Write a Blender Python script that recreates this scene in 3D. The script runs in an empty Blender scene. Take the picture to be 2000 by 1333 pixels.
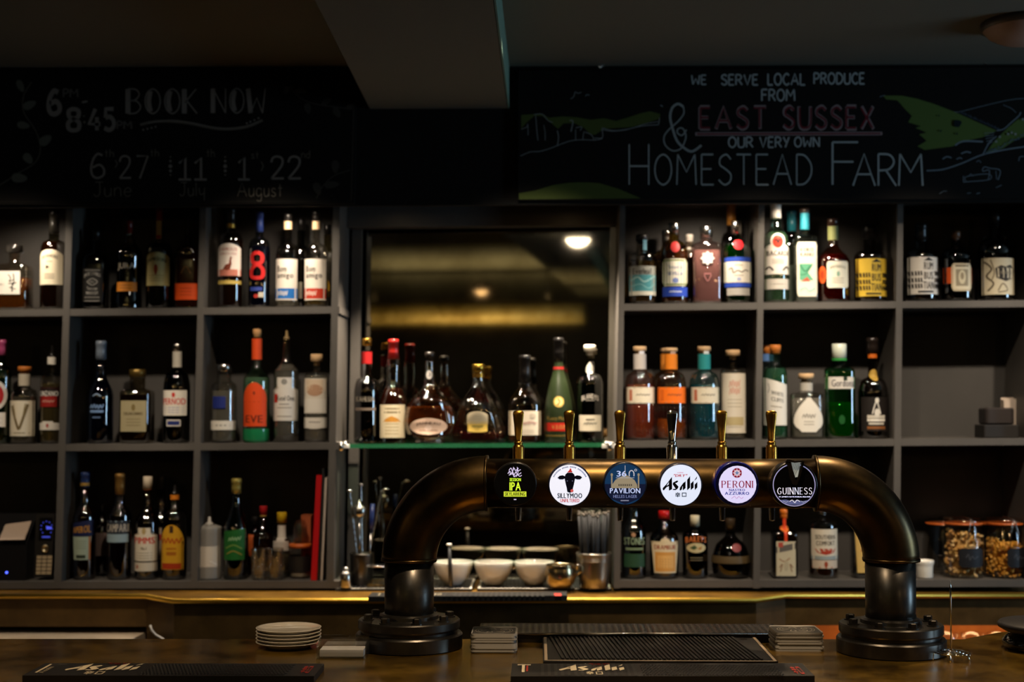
import bpy, math, random
from math import sin, cos, tan, pi, radians, sqrt, atan2
from mathutils import Vector, Matrix
random.seed(7)
sc = bpy.context.scene
COL = sc.collection

# ------------------------------------------------------------------ camera
F = 2778.0                       # focal length in pixels of the 2000 px wide frame (50 mm)
CAMZ = 1.58
TH = math.atan(118.0 / F)        # looks slightly up
PSI = math.atan(50.0 / F)        # and slightly to the left
Fw = Vector((-sin(PSI) * cos(TH), cos(PSI) * cos(TH), sin(TH)))
Rt = Vector((cos(PSI), sin(PSI), 0))
Up = Rt.cross(Fw)
CAM = Vector((0, 0, CAMZ))
cam = bpy.data.cameras.new('camera'); camo = bpy.data.objects.new('camera', cam); COL.objects.link(camo)
cam.sensor_width = 36; cam.lens = F / 2000 * 36; cam.clip_start = 0.05; cam.clip_end = 60
camo.matrix_world = Matrix(((Rt.x, Up.x, -Fw.x, 0), (Rt.y, Up.y, -Fw.y, 0), (Rt.z, Up.z, -Fw.z, CAMZ), (0, 0, 0, 1)))
cam.dof.use_dof = True; cam.dof.focus_distance = 2.68; cam.dof.aperture_fstop = 3.6; cam.dof.aperture_blades = 0
sc.camera = camo

# ------------------------------------------------------------------ world, lights, exposure
w = bpy.data.worlds.new('world'); sc.world = w; w.use_nodes = True
w.node_tree.nodes['Background'].inputs[0].default_value = (0.75, 0.85, 1.0, 1)
w.node_tree.nodes['Background'].inputs[1].default_value = 0.02
vs = sc.view_settings
sc.display_settings.display_device = 'sRGB'
vs.view_transform = 'Standard'; vs.look = 'None'; vs.gamma = 1; vs.use_curve_mapping = False
vs.exposure = 0.0
try:
    sc.cycles.use_denoising = True
    sc.cycles.max_bounces = 12; sc.cycles.transparent_max_bounces = 32; sc.cycles.transmission_bounces = 10
    sc.cycles.glossy_bounces = 5; sc.cycles.diffuse_bounces = 3
    sc.cycles.caustics_reflective = False; sc.cycles.caustics_refractive = False
    sc.cycles.sample_clamp_indirect = 4.0
except Exception:
    pass

def lamp(kind, name, loc, aim, energy, color, **kw):
    l = bpy.data.lights.new(name, kind); l.energy = energy; l.color = color
    o = bpy.data.objects.new(name, l); COL.objects.link(o); o.location = loc
    if aim is not None:
        o.rotation_euler = (Vector(aim) - Vector(loc)).to_track_quat('-Z', 'Y').to_euler()
    for k, v in kw.items(): setattr(l, k, v)
    return o
WARM = (1.0, 0.72, 0.44); WARM2 = (1.0, 0.84, 0.66)
# the ceiling spots over the aisle, tilted at the shelves
for x_, e_ in ((-1.50, 44), (-0.75, 54), (-0.02, 66), (0.62, 66), (1.05, 50), (1.55, 62)):
    lamp('SPOT', 'ceiling_spot', (x_, 3.20, 2.49), (x_ * 0.99, 4.12, 1.46), e_, WARM2, spot_size=radians(52), spot_blend=0.8, shadow_soft_size=0.022)
# spots straight down on the beer tower and along the bar
for x_, y_, e_ in ((-0.26, 3.16, 52), (0.20, 3.16, 22), (0.80, 3.16, 56), (-1.1, 2.3, 44), (0.10, 2.2, 60), (1.2, 2.3, 34)):
    lamp('SPOT', 'ceiling_spot', (x_, y_, 2.49), (x_, 2.72, 1.15), e_, WARM, spot_size=radians(58), spot_blend=0.8, shadow_soft_size=0.025)
# daylight through the window in the right-hand wall
lamp('AREA', 'window_daylight', (4.10, 2.55, 1.65), (0.2, 2.65, 1.25), 40, (0.48, 0.74, 1.0), shape='RECTANGLE', size=0.5, size_y=1.2)

# ------------------------------------------------------------------ pixel rays -> points of the place
def ray(px, py):
    return Fw + Rt * ((px - 1000.0) / F) + Up * ((666.5 - py) / F)
def unp(px, py, Y):
    d = ray(px, py); return CAM + d * (Y / d.y)
def unz(px, py, Z):
    d = ray(px, py); return CAM + d * ((Z - CAMZ) / d.z)
def proj(p):
    d = Vector(p) - CAM; q = d.dot(Fw)
    return 1000 + F * d.dot(Rt) / q, 666.5 - F * d.dot(Up) / q
def mpp(Y): return Y / F          # metres in a pixel at depth Y

# ------------------------------------------------------------------ materials
def lin(h):
    h = h.lstrip('#'); c = [int(h[i:i + 2], 16) / 255 for i in (0, 2, 4)]
    return [x / 12.92 if x <= .04045 else ((x + .055) / 1.055) ** 2.4 for x in c]
MATS = {}
def pbr(name, hexc, rough=.6, metal=0.0, spec=.5, trans=0.0, ior=1.45, coat=0.0, bump=None, vary=None):
    if name in MATS: return MATS[name]
    m = bpy.data.materials.new(name); m.use_nodes = True; nt = m.node_tree; b = nt.nodes['Principled BSDF']
    c = lin(hexc) + [1]
    b.inputs['Base Color'].default_value = c; b.inputs['Roughness'].default_value = rough
    b.inputs['Metallic'].default_value = metal; b.inputs['IOR'].default_value = ior
    b.inputs['Specular IOR Level'].default_value = spec
    b.inputs['Transmission Weight'].default_value = trans; b.inputs['Coat Weight'].default_value = coat
    if bump or vary:
        tc = nt.nodes.new('ShaderNodeTexCoord')
        n = nt.nodes.new('ShaderNodeTexNoise'); nt.links.new(tc.outputs['Object'], n.inputs['Vector'])
        n.inputs['Scale'].default_value = (bump or vary)[0]; n.inputs['Detail'].default_value = 5
        if bump:
            bp = nt.nodes.new('ShaderNodeBump'); bp.inputs['Strength'].default_value = bump[1]; bp.inputs['Distance'].default_value = .002
            nt.links.new(n.outputs['Fac'], bp.inputs['Height']); nt.links.new(bp.outputs['Normal'], b.inputs['Normal'])
        if vary:
            n2 = nt.nodes.new('ShaderNodeTexNoise'); nt.links.new(tc.outputs['Object'], n2.inputs['Vector'])
            n2.inputs['Scale'].default_value = vary[0]; n2.inputs['Detail'].default_value = 6; n2.inputs['Roughness'].default_value = .65
            r = nt.nodes.new('ShaderNodeValToRGB'); nt.links.new(n2.outputs['Fac'], r.inputs['Fac'])
            r.color_ramp.elements[0].position = .33; r.color_ramp.elements[1].position = .68
            r.color_ramp.elements[0].color = lin(vary[1]) + [1]; r.color_ramp.elements[1].color = c
            nt.links.new(r.outputs['Color'], b.inputs['Base Color'])
            if len(vary) > 2:
                mr = nt.nodes.new('ShaderNodeMapRange'); nt.links.new(n2.outputs['Fac'], mr.inputs['Value'])
                mr.inputs['From Min'].default_value = .3; mr.inputs['From Max'].default_value = .7
                mr.inputs['To Min'].default_value = vary[2]; mr.inputs['To Max'].default_value = rough
                nt.links.new(mr.outputs['Result'], b.inputs['Roughness'])
    MATS[name] = m; return m
def paper(h): return pbr('paper_' + h, h, .55, spec=.3)
def gloss(h): return pbr('plastic_' + h, h, .28)
def metal(h, r=.25): return pbr('metal_%s_%d' % (h, r * 100), h, r, 1.0)
def chalk(h): return pbr('chalk_' + h, h, .95, spec=0)
def emit(h, s=1.0):
    k = 'lit_%s_%d' % (h, s * 100)
    if k in MATS: return MATS[k]
    m = bpy.data.materials.new(k); m.use_nodes = True; b = m.node_tree.nodes['Principled BSDF']
    c = lin(h) + [1]
    b.inputs['Base Color'].default_value = c; b.inputs['Roughness'].default_value = .25
    b.inputs['Emission Color'].default_value = c; b.inputs['Emission Strength'].default_value = s
    MATS[k] = m; return m
def thin(h, refl=.13):
    """bottle glass: tinted see-through wall with a sharp Fresnel reflection"""
    k = 'glass_' + h
    if k in MATS: return MATS[k]
    m = bpy.data.materials.new(k); m.use_nodes = True; nt = m.node_tree; nt.nodes.clear()
    out = nt.nodes.new('ShaderNodeOutputMaterial'); mix = nt.nodes.new('ShaderNodeMixShader')
    tr = nt.nodes.new('ShaderNodeBsdfTransparent'); gl = nt.nodes.new('ShaderNodeBsdfGlossy')
    tr.inputs['Color'].default_value = [sqrt(c_) for c_ in lin(h)] + [1]; gl.inputs['Color'].default_value = (1, 1, 1, 1); gl.inputs['Roughness'].default_value = .02
    lw = nt.nodes.new('ShaderNodeLayerWeight'); lw.inputs['Blend'].default_value = .5
    pw = nt.nodes.new('ShaderNodeMath'); pw.operation = 'POWER'; pw.inputs[1].default_value = 4.0
    ma = nt.nodes.new('ShaderNodeMath'); ma.operation = 'MULTIPLY_ADD'; ma.inputs[1].default_value = .8; ma.inputs[2].default_value = refl
    nt.links.new(lw.outputs['Facing'], pw.inputs[0]); nt.links.new(pw.outputs[0], ma.inputs[0])
    nt.links.new(ma.outputs[0], mix.inputs[0]); nt.links.new(tr.outputs[0], mix.inputs[1]); nt.links.new(gl.outputs[0], mix.inputs[2])
    nt.links.new(mix.outputs[0], out.inputs['Surface'])
    MATS[k] = m; return m
def liquid(h): return pbr('liquid_' + h, h, .0, trans=.78, ior=1.36)
PAINT = pbr('grey_shelf_paint', '514c46', .5, vary=(6, '48443f'))
BACKP = pbr('grey_back_paint', '3b3733', .6, vary=(5, '34312d'))
BLACKP = pbr('black_board_paint', '151412', .8, spec=.15)
BRASS = pbr('aged_brass_top', 'a87c30', .38, .6, vary=(7, '6e4e20', .28), bump=(60, .12))
BARTOP = pbr('patinated_copper_top', 'a07c2c', .27, .72, vary=(9, '4c3814', .14), bump=(70, .06))
WOOD = pbr('dark_stained_wood', '2a1c12', .42, vary=(12, '1d130c'))
APRON = pbr('aged_brass_cladding', '5e4724', .43, .4, vary=(11, '463419', .36))
IRON = pbr('bronzed_iron_pipe', '574527', .37, 1.0, vary=(10, '332a1c', .29), bump=(90, .05))
IRON2 = pbr('blackened_iron', '55524d', .36, .9, vary=(14, '3c3a37', .28))
RUBBER = pbr('black_rubber', '141313', .5)
STEEL = metal('b9b4ac', .22); CHROME = metal('d8d6d2', .08); DSTEEL = metal('6b655d', .28)
GOLD = metal('b8893a', .27); CERAM = pbr('white_glazed_ceramic', 'd9d3c6', .12, coat=.5)

# ------------------------------------------------------------------ mesh builder
class MB:
    def __init__(s): s.v = []; s.f = []; s.m = []; s.sm = []; s.mats = []
    def mi(s, m):
        if m not in s.mats: s.mats.append(m)
        return s.mats.index(m)
    def add(s, vs, fs, m, smooth=False, xf=None):
        o = len(s.v); k = s.mi(m)
        s.v += [tuple(xf(Vector(p))) if xf else tuple(p) for p in vs]
        for f in fs: s.f.append([o + i for i in f]); s.m.append(k); s.sm.append(smooth)
        return s
    def box(s, c, d, m, rz=0.0, xf=None):
        cx, cy, cz = c; a, b, e = d[0] / 2, d[1] / 2, d[2] / 2
        P = [Vector((x * a, y * b, z * e)) for x in (-1, 1) for y in (-1, 1) for z in (-1, 1)]
        R = Matrix.Rotation(rz, 3, 'Z'); P = [R @ p + Vector(c) for p in P]
        return s.add(P, [(0, 1, 3, 2), (4, 6, 7, 5), (0, 4, 5, 1), (2, 3, 7, 6), (0, 2, 6, 4), (1, 5, 7, 3)], m, False, xf)
    def rbox(s, c, d, m, r=.003, seg=3, rz=0.0):
        """box with rounded vertical corners and a small top chamfer"""
        a, b, h = d[0] / 2 - r, d[1] / 2 - r, d[2]; ring = []
        for (sx, sy, t0) in ((1, 1, 0), (-1, 1, pi / 2), (-1, -1, pi), (1, -1, 1.5 * pi)):
            for i in range(seg + 1):
                t = t0 + i * pi / 2 / seg; ring.append((sx * a, sy * b, cos(t), sin(t)))
        L = [(0, -.3 * r), (.3 * r, 0), (h - .3 * r, 0), (h, -.3 * r)]; V = []; n = len(ring); R = Matrix.Rotation(rz, 3, 'Z')
        for z, dr in L:
            for x, y, ux, uy in ring: V.append(R @ Vector((x + ux * (r + dr), y + uy * (r + dr), z - h / 2)) + Vector(c))
        Fa = [(j * n + i, j * n + (i + 1) % n, (j + 1) * n + (i + 1) % n, (j + 1) * n + i) for j in range(3) for i in range(n)]
        Fa += [tuple(range(n - 1, -1, -1)), tuple(3 * n + i for i in range(n))]
        return s.add(V, Fa, m)
    def lathe(s, prof, m, c=(0, 0, 0), seg=28, smooth=True, close=True, xf=None, hard=False):
        """prof: (r, z) from the bottom up, about the z axis through c"""
        if hard:      # every band with its own edge loops: smooth round, crisp along the profile
            for a, b in zip(prof[:-1], prof[1:]): s.lathe([a, b], m, c, seg, True, False, xf)
            return s
        V = []; Fa = []; n = seg
        for r, z in prof:
            for i in range(n): t = 2 * pi * i / n; V.append((c[0] + r * cos(t), c[1] + r * sin(t), c[2] + z))
        for j in range(len(prof) - 1):
            for i in range(n): Fa.append((j * n + i, j * n + (i + 1) % n, (j + 1) * n + (i + 1) % n, (j + 1) * n + i))
        if close:
            if prof[0][0] > 1e-6: Fa.append(tuple(range(n - 1, -1, -1)))
            if prof[-1][0] > 1e-6: Fa.append(tuple((len(prof) - 1) * n + i for i in range(n)))
        return s.add(V, Fa, m, smooth, xf)
    def tube(s, pts, rad, m, seg=12, smooth=True, cap=True, flat=1.0):
        P = [Vector(p) for p in pts]; n = seg; V = []; Fa = []
        R = rad if isinstance(rad, (list, tuple)) else [rad] * len(P)
        prev = None
        for k, p in enumerate(P):
            t = (P[min(k + 1, len(P) - 1)] - P[max(k - 1, 0)]).normalized()
            if prev is None:
                a = Vector((0, 0, 1)) if abs(t.z) < .9 else Vector((0, 1, 0))
                u = t.cross(a).normalized()
            else: u = (prev - t * prev.dot(t)).normalized()
            prev = u; w_ = t.cross(u)
            for i in range(n): q = 2 * pi * i / n; V.append(p + (u * cos(q) + w_ * sin(q) * flat) * R[k])
        for j in range(len(P) - 1):
            for i in range(n): Fa.append((j * n + i, j * n + (i + 1) % n, (j + 1) * n + (i + 1) % n, (j + 1) * n + i))
        if cap: Fa += [tuple(range(n - 1, -1, -1)), tuple((len(P) - 1) * n + i for i in range(n))]
        return s.add(V, Fa, m, smooth)
    def prism(s, poly, vec, m, smooth=False):
        """a planar polygon of 3-D points pushed along vec"""
        n = len(poly); P = [Vector(p) for p in poly]; Q = [p + Vector(vec) for p in P]
        nr = Vector((0, 0, 0))
        for i in range(n): nr += P[i].cross(P[(i + 1) % n])
        if nr.dot(Vector(vec)) > 0: P.reverse(); Q.reverse()
        Fa = [tuple(range(n)), tuple(range(2 * n - 1, n - 1, -1))] + [(i, n + i, n + (i + 1) % n, (i + 1) % n) for i in range(n)]
        return s.add(P + Q, Fa, m, smooth)
    def build(s, name, parent=None, org=None, world=False):
        """one mesh object; world=True: the vertices are world points"""
        o_ = ORG.get(parent.name, Vector((0, 0, 0))) if parent else Vector(org or (0, 0, 0))
        V = [tuple(Vector(p) - o_) for p in s.v] if world else s.v
        me = bpy.data.meshes.new(name); me.from_pydata(V, [], s.f); me.update()
        for m in s.mats: me.materials.append(m)
        me.polygons.foreach_set('material_index', s.m); me.polygons.foreach_set('use_smooth', s.sm); me.update()
        ob = bpy.data.objects.new(name, me); COL.objects.link(ob)
        if parent: ob.parent = parent; ORG[ob.name] = o_
        else: ob.location = o_; ORG[ob.name] = o_
        return ob
ORG = {}
def tag(o, label, cat, group=None, kind=None):
    if label: o['label'] = label
    if cat: o['category'] = cat
    if group: o['group'] = group
    if kind: o['kind'] = kind
    return o
def thing(name, label, cat, loc, group=None):
    o = bpy.data.objects.new(name, None); COL.objects.link(o); o.location = loc; o.empty_display_size = .05
    ORG[o.name] = Vector(loc)
    return tag(o, label, cat, group)
def struct(o, label=None):
    o['kind'] = 'structure'
    if label: o['label'] = label
    return o
def copy_thing(o, delta, label, group=None):
    def rec(a, par):
        c = a.copy(); COL.objects.link(c); c.parent = par
        for ch in a.children: rec(ch, c)
        return c
    c = rec(o, None); c.location = Vector(o.location) + Vector(delta); c['label'] = label
    if group: c['group'] = group
    ORG[c.name] = Vector(c.location)
    return c

# ------------------------------------------------------------------ lettering
CH = {}
def char_mesh(ch, bold):
    k = (ch, bold)
    if k in CH: return CH[k]
    cu = bpy.data.curves.new('t', 'FONT'); cu.body = ch; cu.resolution_u = 2; cu.offset = 0
    ob = bpy.data.objects.new('t', cu); COL.objects.link(ob)
    dg = bpy.context.evaluated_depsgraph_get()
    me = bpy.data.meshes.new_from_object(ob.evaluated_get(dg))
    V = [(v.co.x, v.co.y) for v in me.vertices]; Fa = [tuple(p.vertices) for p in me.polygons]
    bpy.data.objects.remove(ob); bpy.data.curves.remove(cu); bpy.data.meshes.remove(me)
    CH[k] = (V, Fa); return CH[k]
def text2d(s, bold=True, gap=.09):
    """outline text as (verts, faces) filling the unit box 0..1 x 0..1"""
    V = []; Fa = []; x = 0
    for ch in s:
        if ch == ' ': x += .3; continue
        v, f = char_mesh(ch, bold)
        if not v: continue
        x0 = min(p[0] for p in v); x1 = max(p[0] for p in v); o = len(V)
        for sh in ((-.03, 0, .03) if bold else (0,)):
            o = len(V); V += [(p[0] - x0 + x + sh, p[1]) for p in v]; Fa += [tuple(o + i for i in q) for q in f]
        x += x1 - x0 + gap + (.04 if bold else 0)
    y0 = min(p[1] for p in V); y1 = max(p[1] for p in V); wd = max(x - gap, 1e-6)
    return [(p[0] / wd, (p[1] - y0) / max(y1 - y0, 1e-6)) for p in V], Fa
def spline(P, n=7, closed=False):
    if len(P) < 3: return list(P)
    out = []; N = len(P)
    for i in range(N if closed else N - 1):
        g = lambda k: P[k % N] if closed else P[max(0, min(N - 1, k))]
        a, b, c, d = g(i - 1), g(i), g(i + 1), g(i + 2)
        for k in range(n):
            t = k / n
            out.append(tuple(.5 * (2 * b[j] + (c[j] - a[j]) * t + (2 * a[j] - 5 * b[j] + 4 * c[j] - d[j]) * t * t + (3 * b[j] - a[j] - 3 * c[j] + d[j]) * t ** 3) for j in (0, 1)))
    out.append(P[0] if closed else P[-1]); return out
def ribbon(P, wd, contrast=None):
    """flat ribbon along 2-D points; contrast=(thin, thick): thick on verticals like a broad pen"""
    V = []; Fa = []; n = len(P)
    for i, p in enumerate(P):
        a = P[max(i - 1, 0)]; b = P[min(i + 1, n - 1)]
        dx, dy = b[0] - a[0], b[1] - a[1]; L = sqrt(dx * dx + dy * dy) or 1e-9; nx, ny = -dy / L, dx / L
        h = (wd(i / (n - 1)) if callable(wd) else wd) / 2
        if contrast: h = (contrast[0] + (contrast[1] - contrast[0]) * abs(dy / L) ** 1.5) / 2
        V += [(p[0] + nx * h, p[1] + ny * h), (p[0] - nx * h, p[1] - ny * h)]
    for i in range(n - 1): Fa.append((2 * i, 2 * i + 1, 2 * i + 3, 2 * i + 2))
    return V, Fa
# single-stroke letters on a 1-high cell: width | strokes; '~' = curved, '*' = a stem drawn thick
G = {
 'A': (.8, '0,0 .4,1 .8,0|.14,.36 .66,.36'), 'B': (.62, '*0,0 0,1|~0,1 .38,.98 .55,.78 .36,.56 0,.52|~0,.52 .42,.5 .62,.26 .4,.03 0,0'),
 'C': (.66, '~.64,.84 .4,1 .12,.82 0,.5 .12,.16 .4,0 .66,.16'), 'D': (.66, '*0,0 0,1|~0,1 .36,.96 .64,.66 .62,.3 .36,.04 0,0'),
 'E': (.52, '*0,0 0,1|0,1 .52,1|0,.52 .44,.52|0,0 .54,0'), 'F': (.54, '*0,0 0,1|0,1 .56,1|0,.54 .46,.54'),
 'G': (.72, '~.66,.84 .4,1 .12,.82 0,.5 .12,.16 .42,0 .68,.14|.68,.14 .68,.44|.42,.44 .7,.44'), 'H': (.66, '*0,0 0,1|.66,0 .66,1|0,.46 .66,.46'),
 'I': (.02, '*.01,0 .01,1'), 'J': (.5, '~.4,1 .41,.3 .3,.04 .12,.02 .02,.16|.1,1 .62,1'), 'K': (.6, '*0,0 0,1|.58,1 .02,.44|.12,.52 .62,0'),
 'L': (.5, '*0,1 0,0|0,0 .52,0'), 'M': (.86, '*0,0 .04,1|.04,1 .43,.42 .8,1|*.8,1 .86,0'), 'N': (.66, '*0,0 0,1|0,1 .66,0|.66,0 .66,1'),
 'O': (.74, '@~.37,1 .1,.84 0,.5 .1,.16 .37,0 .64,.16 .74,.5 .64,.84'), 'P': (.56, '*0,0 0,1|~0,1 .4,.97 .56,.74 .38,.5 0,.46'),
 'R': (.62, '*0,0 0,1|~0,1 .4,.97 .56,.75 .38,.52 0,.48|.26,.5 .64,0'), 'S': (.56, '~.54,.84 .34,1 .08,.88 .06,.66 .3,.52 .54,.34 .5,.1 .26,0 0,.16'),
 'T': (.64, '*.32,0 .32,1|0,1 .64,1'), 'U': (.64, '~0,1 .01,.3 .12,.04 .34,0 .54,.06 .63,.3 .64,1'), 'V': (.7, '0,1 .35,0 .7,1'),
 'W': (.9, '*0,1 .14,0|.14,0 .46,.62 .76,0|.76,0 .9,1'), 'X': (.66, '0,1 .66,0|.64,1 0,0'), 'Y': (.6, '0,1 .3,.48|.6,1 .2,0'),
 '1': (.5, '.02,.74 .28,1 .28,0|0,0 .52,0'), '2': (.56, '~.02,.74 .1,.94 .3,1 .5,.9 .5,.64 .3,.34 .02,.02|.02,.02 .58,.03'),
 '4': (.6, '.34,1 0,.3 .6,.3|.42,.62 .42,0'), '5': (.52, '.52,1 .08,1 .06,.58|~.06,.58 .32,.62 .52,.42 .5,.14 .26,0 0,.1'),
 '6': (.54, '~.46,.92 .26,.98 .08,.74 .0,.36 .08,.08 .28,0 .5,.12 .52,.36 .34,.54 .06,.42'), '7': (.56, '0,1 .56,1 .16,0'),
 '8': (.56, '@~.28,1 .06,.9 .08,.64 .28,.54 .52,.36 .5,.08 .28,0 .06,.08 .04,.36 .28,.54 .48,.64 .5,.9'), '-': (.4, '0,.5 .4,.52'),
 'u': (.42, '~0,.6 .01,.16 .14,0 .32,.06 .42,.24|.42,.6 .42,0'), 'n': (.42, '0,0 0,.6|~0,.4 .16,.6 .36,.56 .42,.36 .42,0'),
 'e': (.44, '~.02,.32 .42,.34 .38,.54 .2,.6 .03,.44 .02,.18 .18,0 .42,.1'), 'l': (.04, '0,1 .02,0'), 'y': (.46, '~0,.6 .04,.2 .2,.1 .4,.24|.44,.6 .42,-.34'),
 'g': (.46, '@~.22,.6 .03,.46 .02,.16 .2,.02 .42,.18 .42,.5|~.44,.58 .44,-.18 .28,-.34 .04,-.28'), 's': (.38, '~.36,.5 .2,.6 .04,.5 .1,.34 .32,.24 .34,.06 .16,0 0,.08'),
 't': (.34, '.16,.9 .17,0|0,.6 .34,.6'), 'h': (.42, '0,0 0,1|~0,.4 .18,.6 .38,.52 .42,0'), 'd': (.44, '@~.2,.6 .02,.44 .02,.14 .2,0 .42,.16 .42,.46|.44,1 .44,0'),
}
def strokes(s, style='pen', wd=.08, gap=.22, thick=4.0, contrast=(.05, .17), small=None):
    """hand or roman lettering -> list of (verts, faces) on a 1-high line, and its width; style pen | stem | roman"""
    out = []; x = 0
    for ch in s:
        if ch == ' ': x += .5; continue
        sc_ = 1.0; c2 = ch
        if small and ch.islower(): c2 = ch.upper(); sc_ = small
        gw, st = G[c2]
        for q in st.split('|'):
            cl = '@' in q; cv = '~' in q; tk = '*' in q
            P = [tuple(float(z) for z in p.split(',')) for p in q.strip('@~*').split(' ')]
            P = [(a * sc_, b * sc_) for a, b in P]
            if cv: P = spline(P, 6, cl)
            P = [(a + x, b) for a, b in P]
            if style == 'roman': out.append(ribbon(P, wd, contrast))
            else:
                out.append(ribbon(P, wd * (thick if (style == 'stem' and tk) else 1)))
                if style == 'stem' and cl:
                    out.append(ribbon([(p[0] + .03, p[1]) for p in spline([(x + .24, .92), (x + .15, .5), (x + .24, .08)], 8)], wd * 3.6))
            if style == 'roman' and not cl:
                for e, o in ((0, 1), (-1, -2)):
                    dx, dy = P[e][0] - P[o][0], P[e][1] - P[o][1]
                    if abs(dy) > 2.5 * abs(dx) and (P[e][1] < .06 or P[e][1] > sc_ - .06) and not cv:
                        y_ = P[e][1]; out.append(ribbon([(P[e][0] - .13, y_), (P[e][0] + .13, y_)], .05))
        x += gw * sc_ + gap
    return out, x - gap

# =================================================================== the room
YF, YB = 4.05, 4.27            # front edge and back panel of the shelving
ZC, ZB = 2.52, 1.10            # ceiling, bar top
CEIL = pbr('olive_grey_ceiling_paint', '6c6a5c', .8); CEILG = pbr('green_grey_beam_paint', '6c8a78', .8)  # right face of the beam is greener and lighter than the ceiling
WALLP = pbr('dark_room_paint', '2b2724', .8)
def room():
    X0, X1, Y0, Y1 = -4.2, 4.2, -4.6, 4.62
    m = MB(); m.box((0, 0, -.05), (8.6, 9.6, .1), pbr('dark_floor_boards', '2e2118', .45, vary=(3, '21170f'))); struct(m.build('floor'))
    m = MB(); m.box((0, 0, ZC + .05), (8.6, 9.6, .1), CEIL); struct(m.build('ceiling'))
    m = MB(); m.box((0, Y1 + .05, ZC / 2), (8.6, .1, ZC), WALLP); struct(m.build('wall_back'))
    m = MB(); m.box((0, Y0 - .05, ZC / 2), (8.6, .1, ZC), WALLP); struct(m.build('wall_front'))
    m = MB(); m.box((X0 - .05, 0, ZC / 2), (.1, 9.6, ZC), WALLP); struct(m.build('wall_left'))
    m = MB()
    for (a, b, c, d) in ((-4.6, 1.8, 0, ZC), (3.3, 4.62, 0, ZC), (1.8, 3.3, 0, 1.0), (1.8, 3.3, 2.4, ZC)):
        m.box((X1 + .05, (a + b) / 2, (c + d) / 2), (.1, b - a, d - c), WALLP)
    struct(m.build('wall_right'))
    m = MB(); fr = pbr('white_window_paint', 'b9b5aa', .5)
    for y in (1.82, 2.55, 3.28): m.box((X1 + .05, y, 1.7), (.05, .04, 1.4), fr)
    for z in (1.02, 1.7, 2.38): m.box((X1 + .05, 2.55, z), (.05, 1.5, .04), fr)
    wn = m.build('window_1'); struct(wn)
    m = MB(); m.box((X1 + .06, 2.55, 1.7), (.006, 1.46, 1.36), thin('f0f6fa')); m.build('pane', wn)
room()
# the ceiling beam that dives into the black bulkhead
zb = unp(850, 209, 3.93).z
pb = [unz(615, 0, zb), unz(722, 212, zb), unz(990, 207, zb), unz(963, 0, zb)]
def ext(a, b, y):  # run the edge b->a on to depth y
    t = (y - a.y) / (a.y - b.y); return a + (a - b) * t
pl, pr = ext(pb[0], pb[1], -2.5), ext(pb[3], pb[2], -2.5)
bl, br = ext(pb[1], pb[0], 4.05), ext(pb[2], pb[3], 4.05)
m = MB(); m.prism([pl, bl, br, pr], (0, 0, ZC - zb), CEIL)
d_ = Vector((.0015, 0, 0))
m.prism([pr + d_, br + d_, br + d_ + Vector((0, 0, ZC - zb)), pr + d_ + Vector((0, 0, ZC - zb))], (.004, 0, 0), CEILG)
struct(m.build('beam_1'))
# black bulkhead over the shelving
def wall_quad(pxs, Y, depth, mat, mb):
    mb.prism([unp(x, y, Y) for x, y in pxs], (0, depth, 0), mat)
m = MB(); wall_quad([(-260, 92), (2260, 92), (2260, 394), (-260, 407)], 3.955, .02, BLACKP, m); wall_quad([(-260, 92), (2260, 92), (2260, 366), (-260, 372)], 3.976, .07, BLACKP, m)
struct(m.build('trim_1'))

# ------------------------------------------------------------------- shelving
def edge(px, line): (x0, y0), (x1, y1) = line; return y0 + (y1 - y0) * (px - x0) / (x1 - x0)
SH = {1: ((0, 605), (1990, 586.5)), 2: ((0, 869), (1990, 856.5)), 3: ((0, 1137), (1990, 1133)), 'g': ((660, 868), (1200, 865.5))}
TH_ = {1: 13.5, 2: 13.5, 3: 14, 'g': 9}
def shelf_z(row, X, Y):
    """height of a shelf's top at world X (its boards are straight, level front to back, a hair out of level sideways)"""
    a, b = [unp(x, y, YF if row != 'g' else 4.08) for x, y in SH[row]]
    return a.z + (b.z - a.z) * (X - a.x) / (b.x - a.x)
def unit(name, label, x0, x1, ups, loc):
    t = thing(name, label, 'shelves', loc)
    for r in (1, 2, 3):
        m = MB(); wall_quad([(x0, edge(x0, SH[r])), (x1, edge(x1, SH[r])), (x1, edge(x1, SH[r]) + TH_[r]), (x0, edge(x0, SH[r]) + TH_[r])], YF + .001, YB - YF, PAINT, m)
        m.build('shelf', t, world=True)
    m = MB(); wall_quad([(x0, 386), (x1, 386), (x1, 372), (x0, 372)], YF, YB - YF, PAINT, m); m.build('top_panel', t, world=True)
    for u in ups:
        m = MB(); wall_quad([(u[0], 386), (u[1], 386), (u[3], 1150), (u[2], 1150)], YF, YB - YF, PAINT, m); m.build('upright', t, world=True)
    m = MB(); wall_quad([(x0, 368), (x1, 368), (x1, 1150), (x0, 1150)], YB, .02, BACKP, m)
    m.build('back_panel', t, world=True)
    return t
unit('shelving_unit', 'grey painted pigeonhole shelves full of bottles, left of the mirror', -170, 663,
     [(130, 143, 105, 119), (391, 403, 372, 385), (651, 664, 637, 651), (-168, -152, -195, -180)], (-1.4, 4.05, 1.04))
unit('shelving_unit', 'grey painted pigeonhole shelves full of bottles, right of the mirror', 1211, 2026,
     [(1211, 1222, 1199, 1211), (1482, 1493.5, 1471, 1484), (1753, 1764.5, 1743, 1757), (2018, 2030, 2006, 2019)], (.9, 4.05, 1.04))

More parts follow.
